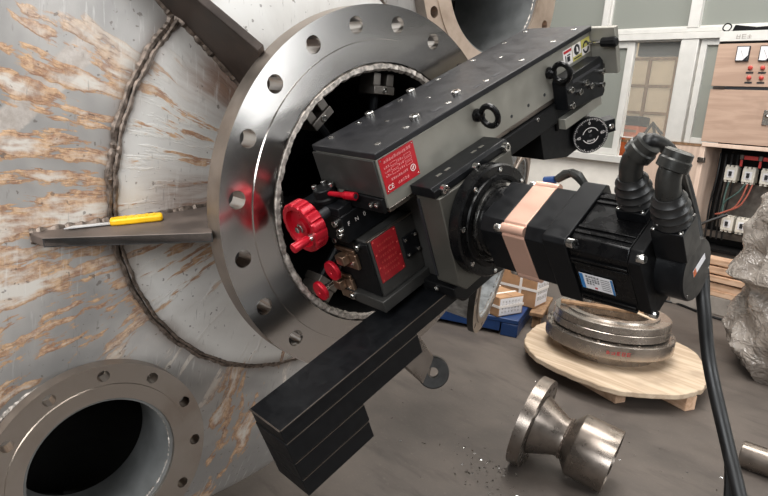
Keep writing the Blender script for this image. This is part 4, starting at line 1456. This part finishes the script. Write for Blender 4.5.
def build_film():
    # crumpled sheet wrapped round something standing at the right edge
    t = thing('plastic_wrap', 'crumpled dusty plastic film wrapped round something tall at the right edge', 'plastic film', (-0.02, 3.95, 0))
    from mathutils import noise
    g = Geo()
    n, mz = 96, 90
    vs = []
    for i in range(mz + 1):
        z = 1.22 * i / mz
        # wide foot, pinched waist, wide shoulder
        tab = [(0.0, 0.33), (0.12, 0.41), (0.25, 0.43), (0.42, 0.41), (0.56, 0.36), (0.60, 0.38), (0.63, 0.47), (0.75, 0.46), (0.92, 0.42), (1.1, 0.36), (1.25, 0.30)]
        for (z0_, r0_), (z1_, r1_) in zip(tab[:-1], tab[1:]):
            if z0_ <= z <= z1_:
                r = r0_ + (r1_ - r0_) * (z - z0_) / (z1_ - z0_)
        for k in range(n):
            a = 2 * pi * k / n
            p = Vector((cos(a), sin(a), z * 2.0))
            d = 0.0
            for sc, am in ((1.3, 0.06), (2.6, 0.03), (5.0, 0.014), (10.0, 0.005)):
                d += am * (1.0 - 2.2 * abs(noise.noise(p * sc + Vector((3.1, 1.7, 0.4)))))
            rr = r + d
            vs.append((rr * cos(a), rr * sin(a), z + 0.02 * noise.noise(p * 3)* (1 if i else 0)))
    fs = [(i * n + k, i * n + (k + 1) % n, (i + 1) * n + (k + 1) % n, (i + 1) * n + k) for i in range(mz) for k in range(n)]
    fs.append(tuple(range(n)))
    fs.append(tuple(mz * n + k for k in range(n)))
    g.add(vs, fs)
    obj('film', g, M['film'], t)


def build_boxes():
    a = radians(25)
    e = Vector((cos(a), sin(a), 0))
    f = Vector((-sin(a), cos(a), 0))
    base = Vector((-1.50, 2.81, 0))       # front right foot of the blue pallet
    t = thing('blue_pallet', 'blue plastic pallet on the floor under the strapped cartons', 'pallet', base, (0, 0, a))
    g = Geo().box((-1.5, 0.0, 0.095), (0, 0.85, 0.13))
    obj('deck', g, M['pblue'], t, bevel=0.006)
    for x in (-1.5, -0.8, -0.12):
        obj('foot', Geo().box((x, 0.0, 0.0), (x + 0.12, 0.85, 0.0945)), M['pblue'], t, bevel=0.006)
    obj('side_wall', Geo().box((-1.38, 0.004, 0.03), (-0.13, 0.02, 0.0945)), M['pblue'], t)
    t = thing('wooden_trestle', 'small brown wooden stand on the floor beside the blue pallet', 'stand', base + e * 0.03 + f * 0.12, (0, 0, a))
    for y in (0.2, 0.62):
        obj('leg', Geo().box((0.02, y, 0), (0.08, y + 0.06, 0.1)), M['brown'], t, bevel=0.004)
    obj('rail', Geo().box((0.0, 0.16, 0.1005), (0.10, 0.72, 0.13)), M['brown'], t, bevel=0.004)

    def carton(x, y, sx, sy, sz, z, lab, paper=True, print_=False, rz=0.0):
        p = base + e * x + f * y
        p.z = z
        b = thing('carton', lab, 'box', p, (0, 0, radians(-6) + rz), 'strapped cartons behind the motor')
        obj('box', Geo().box((0, 0, 0), (sx, sy, sz)), M['card'], b, bevel=0.006)
        obj('flap_seam', Geo().box((0.004, sy / 2 - 0.004, sz), (sx - 0.004, sy / 2 + 0.004, sz + 0.0012)), M['brown'], b)
        w = 0.010
        for u in (0.28, 0.74) if sx > 0.3 else (0.5,):
            g = Geo().box((u * sx - w, -0.003, -0.0), (u * sx + w, -0.0005, sz + 0.003)).box((u * sx - w, -0.003, sz + 0.0003), (u * sx + w, sy + 0.003, sz + 0.003))
            obj('strap', g, M['strap'], b)
        g = Geo().box((-0.002, -0.0045, sz * 0.45), (sx + 0.0045, -0.003, sz * 0.45 + 2 * w)).box((sx + 0.003, -0.004, sz * 0.45), (sx + 0.0045, sy, sz * 0.45 + 2 * w))
        obj('strap', g, M['strap'], b)
        if paper:
            l = obj('label', Geo().box((sx + 0.0005, 0.03 * sy, 0.06 * sz), (sx + 0.002, 0.95 * sy, 0.92 * sz)), M['paper'], b, label='white printed label on the end')
            g = Geo()
            r = random.Random(int(sx * 1000))
            for row in range(4):
                for k in range(6):
                    glyph(g, (sx + 0.0021, sy * (0.12 + 0.13 * k), sz * (0.70 - row * 0.17)), (0, 1, 0), (0, 0, 1), sz * 0.10, r, 0.0006)
            obj('print', g, M['concrete'], l)
        if print_:
            obj('print_panel', Geo().box((0.06 * sx, -0.0022, 0.1 * sz), (0.46 * sx, -0.0004, 0.62 * sz)), M['pblue'], b)
        return b
    carton(-0.44, 0.16, 0.34, 0.26, 0.145, 0.131, 'small strapped carton in front, with a white label on its end', True, True)
    carton(-0.44, 0.50, 0.50, 0.24, 0.29, 0.131, 'tall strapped carton behind the small one', True, False, 0.30)
    carton(-1.05, 0.40, 0.44, 0.28, 0.20, 0.131, 'carton mostly hidden behind the flange edge', False)
    carton(0.30, 0.78, 0.24, 0.24, 0.21, 0.0, 'carton with a white label to the right of the tall one', True, False)
    carton(0.60, 1.00, 0.26, 0.26, 0.19, 0.0, 'low carton farthest right behind the ring stack', True, False, 0.2)


def build_ring_pallet():
    cx, cy = -0.83, 2.93
    t = thing('wooden_pallet', 'low wooden pallet with a rounded pale board on the floor', 'pallet', (cx, cy, 0))
    pts = []
    r = random.Random(9)
    out = [(-0.46, -0.38), (-0.30, -0.55), (-0.12, -0.64), (0.12, -0.66), (0.31, -0.64), (0.46, -0.52), (0.585, -0.34), (0.62, -0.16), (0.60, 0.0), (0.55, 0.14), (0.46, 0.30), (0.30, 0.52), (0.05, 0.62), (-0.25, 0.58), (-0.48, 0.40), (-0.60, 0.12), (-0.56, -0.14)]
    n = len(out)
    for i in range(n):
        p0, p1, p2, p3 = [Vector(out[(i + k) % n]) for k in (-1, 0, 1, 2)]
        for k in range(5):
            u = k / 5
            q = 0.5 * ((2 * p1) + (p2 - p0) * u + (2 * p0 - 5 * p1 + 4 * p2 - p3) * u * u + (3 * p1 - p0 - 3 * p2 + p3) * u ** 3)
            pts.append((q.x * 0.965 + r.uniform(-0.006, 0.006), q.y * 0.965 + r.uniform(-0.006, 0.006)))
    obj('board', Geo().prism(pts, (0, 0, 0.085), (1, 0, 0), (0, 1, 0), (0, 0, 1), 0.034), M['board'], t, bevel=0.006, label='rounded pale board')
    dv = Vector((-0.957, 0.29, 0))
    pv = Vector((0.29, 0.957, 0))
    for (ex_, ey_, L) in ((-0.525, 2.440, 0.80), (-0.245, 2.705, 1.02), (-0.32, 3.06, 0.90)):
        p = Vector((ex_ - cx, ey_ - cy, 0))
        g = Geo().prism([(0, -0.04), (L, -0.04), (L, 0.04), (0, 0.04)], p, dv, pv, (0, 0, 1), 0.0845)
        obj('batten', g, M['plank'], t, bevel=0.004)
    # rings
    z = 0.1195
    c2 = (-0.865, 2.875)

    def ring(name, lab, prof, z0, mat, holes=None, cat='flange', c=c2):
        o = thing(name, lab, cat, (c[0], c[1], z0), group=None)
        g = Geo().lathe(prof, 96, Matrix.Rotation(-pi / 2, 4, 'Y'), closed=True)
        for k_ in range(len(g.v)):
            g.v[k_] = Vector((g.v[k_].x * 0.91, g.v[k_].y * 0.91, g.v[k_].z))
        obj('ring', g, M[mat], o)
        return o
    b = ring('loose_flange', 'dull steel flange with a hub, lying lowest on the wooden pallet', [(0.0, 0.315), (0.070, 0.32), (0.070, 0.425), (0.074, 0.43), (0.150, 0.43), (0.155, 0.425), (0.155, 0.25), (0.0, 0.25)], z, 'steelring')
    for k in range(20):
        a = 2 * pi * k / 20
        obj('stud', Geo().lathe([(0.155, 0.009), (0.163, 0.009), (0.164, 0.007)], 8, Matrix.Translation((0.376 * cos(a), 0.376 * sin(a), 0)) @ Matrix.Rotation(-pi / 2, 4, 'Y')), M['steel'], b)
    g = Geo()
    r = random.Random(6)
    for k in range(5):
        a = radians(-64 + k * 4.2)
        p = Vector((0.3916 * cos(a), 0.3916 * sin(a), 0.100))
        glyph(g, p, (-sin(a), cos(a), 0), (0, 0, 1), 0.024, r, 0.0006)
    obj('chalk_mark', g, M['labelred'], b)
    ring('loose_ring', 'machined steel ring lying on the dull lower flange', [(0.0, 0.25), (0.0, 0.385), (0.004, 0.39), (0.046, 0.39), (0.050, 0.385), (0.050, 0.25)], z + 0.1645, 'steelring', cat='ring')
    tp = ring('loose_ring', 'uppermost machined ring of the stack, with an open bore', [(0.0, 0.25), (0.0, 0.382), (0.004, 0.388), (0.042, 0.388), (0.047, 0.383), (0.047, 0.315), (0.056, 0.31), (0.056, 0.26), (0.050, 0.25)], z + 0.215, 'steelring', cat='ring')
    zt = z + 0.196 + 0.0475
    w = thing('wood_offcut', 'brown strip of wood lying across the open bore of the ring stack', 'wood', (c2[0] - 0.05, c2[1] - 0.05, z + 0.2715))
    obj('strip', Geo().box((-0.25, -0.03, 0), (0.25, 0.03, 0.018), Matrix.Rotation(radians(32), 4, 'Z')), M['brown'], w, bevel=0.003)
    w = thing('paper_strip', 'pale folded card strip lying on the brown wood in the ring stack', 'card', (c2[0] + 0.09, c2[1] + 0.03, z + 0.2905))
    obj('card', Geo().box((-0.20, -0.015, 0), (0.22, 0.015, 0.006), Matrix.Rotation(radians(-22), 4, 'Z')), M['board'], w, bevel=0.001)


def build_fitting():
    # weld neck flange joined to a wider pipe piece, lying on the floor
    c0 = Vector((-0.475, 1.435, 0.205))
    c1 = Vector((-0.125, 1.535, 0.139))
    d = (c1 - c0)
    L = d.length
    t = thing('pipe_fitting', 'stainless reducer fitting with a flange lying on the floor in front', 'pipe fitting', (c0.x, c0.y, 0))
    m = align((0, 0, c0.z), d)
    f, rim = flange_geo(0.205, 0.13, 0.09, 12, 0.168, 0.0115, 0.055, seg=72)
    # the face with holes turned to the pipe side
    back = m @ Matrix.Translation((0.045, 0, 0))
    fo = obj('flange', f, M['steel'], t, back, label='drilled flange of the fitting', weld=True)
    obj('rim', rim, M['steel'], fo)
    obj('blank_face', Geo().lathe([(-0.0552, 0.09), (-0.0552, 0.12), (-0.056, 0.20)], 64), M['steeldark'], fo)
    k = L / 0.38
    g = Geo().lathe([(0.044, 0.135), (0.150, 0.088), (0.168, 0.086)], 64)
    g.f = [q for q in g.f if len(q) < 9]
    obj('neck', g, M['steel'], t, m)
    w = Geo()
    pts = [(0.172, 0.0875 * cos(2 * pi * k / 120), 0.0875 * sin(2 * pi * k / 120)) for k in range(120)]
    w.tube(pts, [0.0055 * rnd.uniform(0.7, 1.3) for _ in pts], 6, close=True)
    obj('weld', w, M['weld'], t, m)
    g = Geo().lathe([(0.176, 0.087), (0.215, 0.133), (0.222, 0.137), (L + 0.005, 0.138), (L + 0.006, 0.118), (0.22, 0.114), (0.18, 0.08)], 64, closed=True)
    obj('pipe', g, M['steel'], t, m, label='wide pipe end of the fitting')


def build_small():
    # short pipe at the right edge
    t = thing('steel_pipe', 'bright steel pipe lying on the floor at the right edge', 'pipe', (0.145, 2.29, 0))
    m = align((0, 0, 0.062), (1.0, 0.12, 0))
    obj('tube', Geo().lathe([(0, 0.050), (0, 0.060), (0.005, 0.062), (0.8, 0.062), (0.8, 0.05)], 40, closed=True), M['steel'], t, m)
    # thin cable across the floor behind
    pts = [(-1.55, 4.55, 0.012), (-1.40, 4.98, 0.012), (-1.30, 5.02, 0.012), (-1.2, 4.98, 0.012), (-1.0, 4.88, 0.012), (-0.8, 4.86, 0.012), (-0.5, 4.80, 0.012), (-0.2, 4.7, 0.012)]
    P = [Vector(p) for p in pts]
    out = []
    for i in range(len(P) - 1):
        for k in range(8):
            out.append(P[i].lerp(P[i + 1], k / 8))
    for _ in range(8):
        out = [out[0]] + [(out[i - 1] + out[i] * 2 + out[i + 1]) / 4 for i in range(1, len(out) - 1)] + [out[-1]]
    b = out[0].copy()
    b.z = 0
    o = obj('floor_cable', tubes([[p - b for p in out]], 0.011), M['cable'], None, loc=b)
    tag(o, 'thin black cable lying in a curve on the floor below the motor', 'cable')
    # swarf on the floor
    g = Geo()
    r = random.Random(12)
    for k in range(260):
        if k < 170:
            x, y = r.gauss(-0.50, 0.10), r.gauss(1.28, 0.10)
        else:
            x, y = r.uniform(-1.2, 0.4), r.uniform(1.0, 2.6)
        if (-0.62 < x < 0.08 and 1.32 < y < 1.72) or (x > 0.05 and 2.1 < y < 2.5):
            continue
        s = r.uniform(0.002, 0.007)
        q = Matrix.Translation((x, y, 0.001)) @ Matrix.Rotation(r.uniform(0, 6.3), 4, 'Z') @ Matrix.Rotation(r.uniform(0, 0.6), 4, 'X')
        g.add([(-s, -s * 0.4, 0), (s, -s * 0.3, 0), (s * 0.8, s * 0.4, s * 0.5), (-s * 0.7, s * 0.3, s * 0.4)], [(0, 1, 2, 3), (0, 3, 2), (0, 2, 1)], q)
    o = obj('swarf', g, M['chrome'], None, kind='stuff')
    tag(o, 'bright metal swarf scattered on the floor near the fitting', 'swarf')


build_cabinet()
build_top_sheet()
build_planks()
build_film()
build_boxes()
build_ring_pallet()
build_fitting()
build_small()
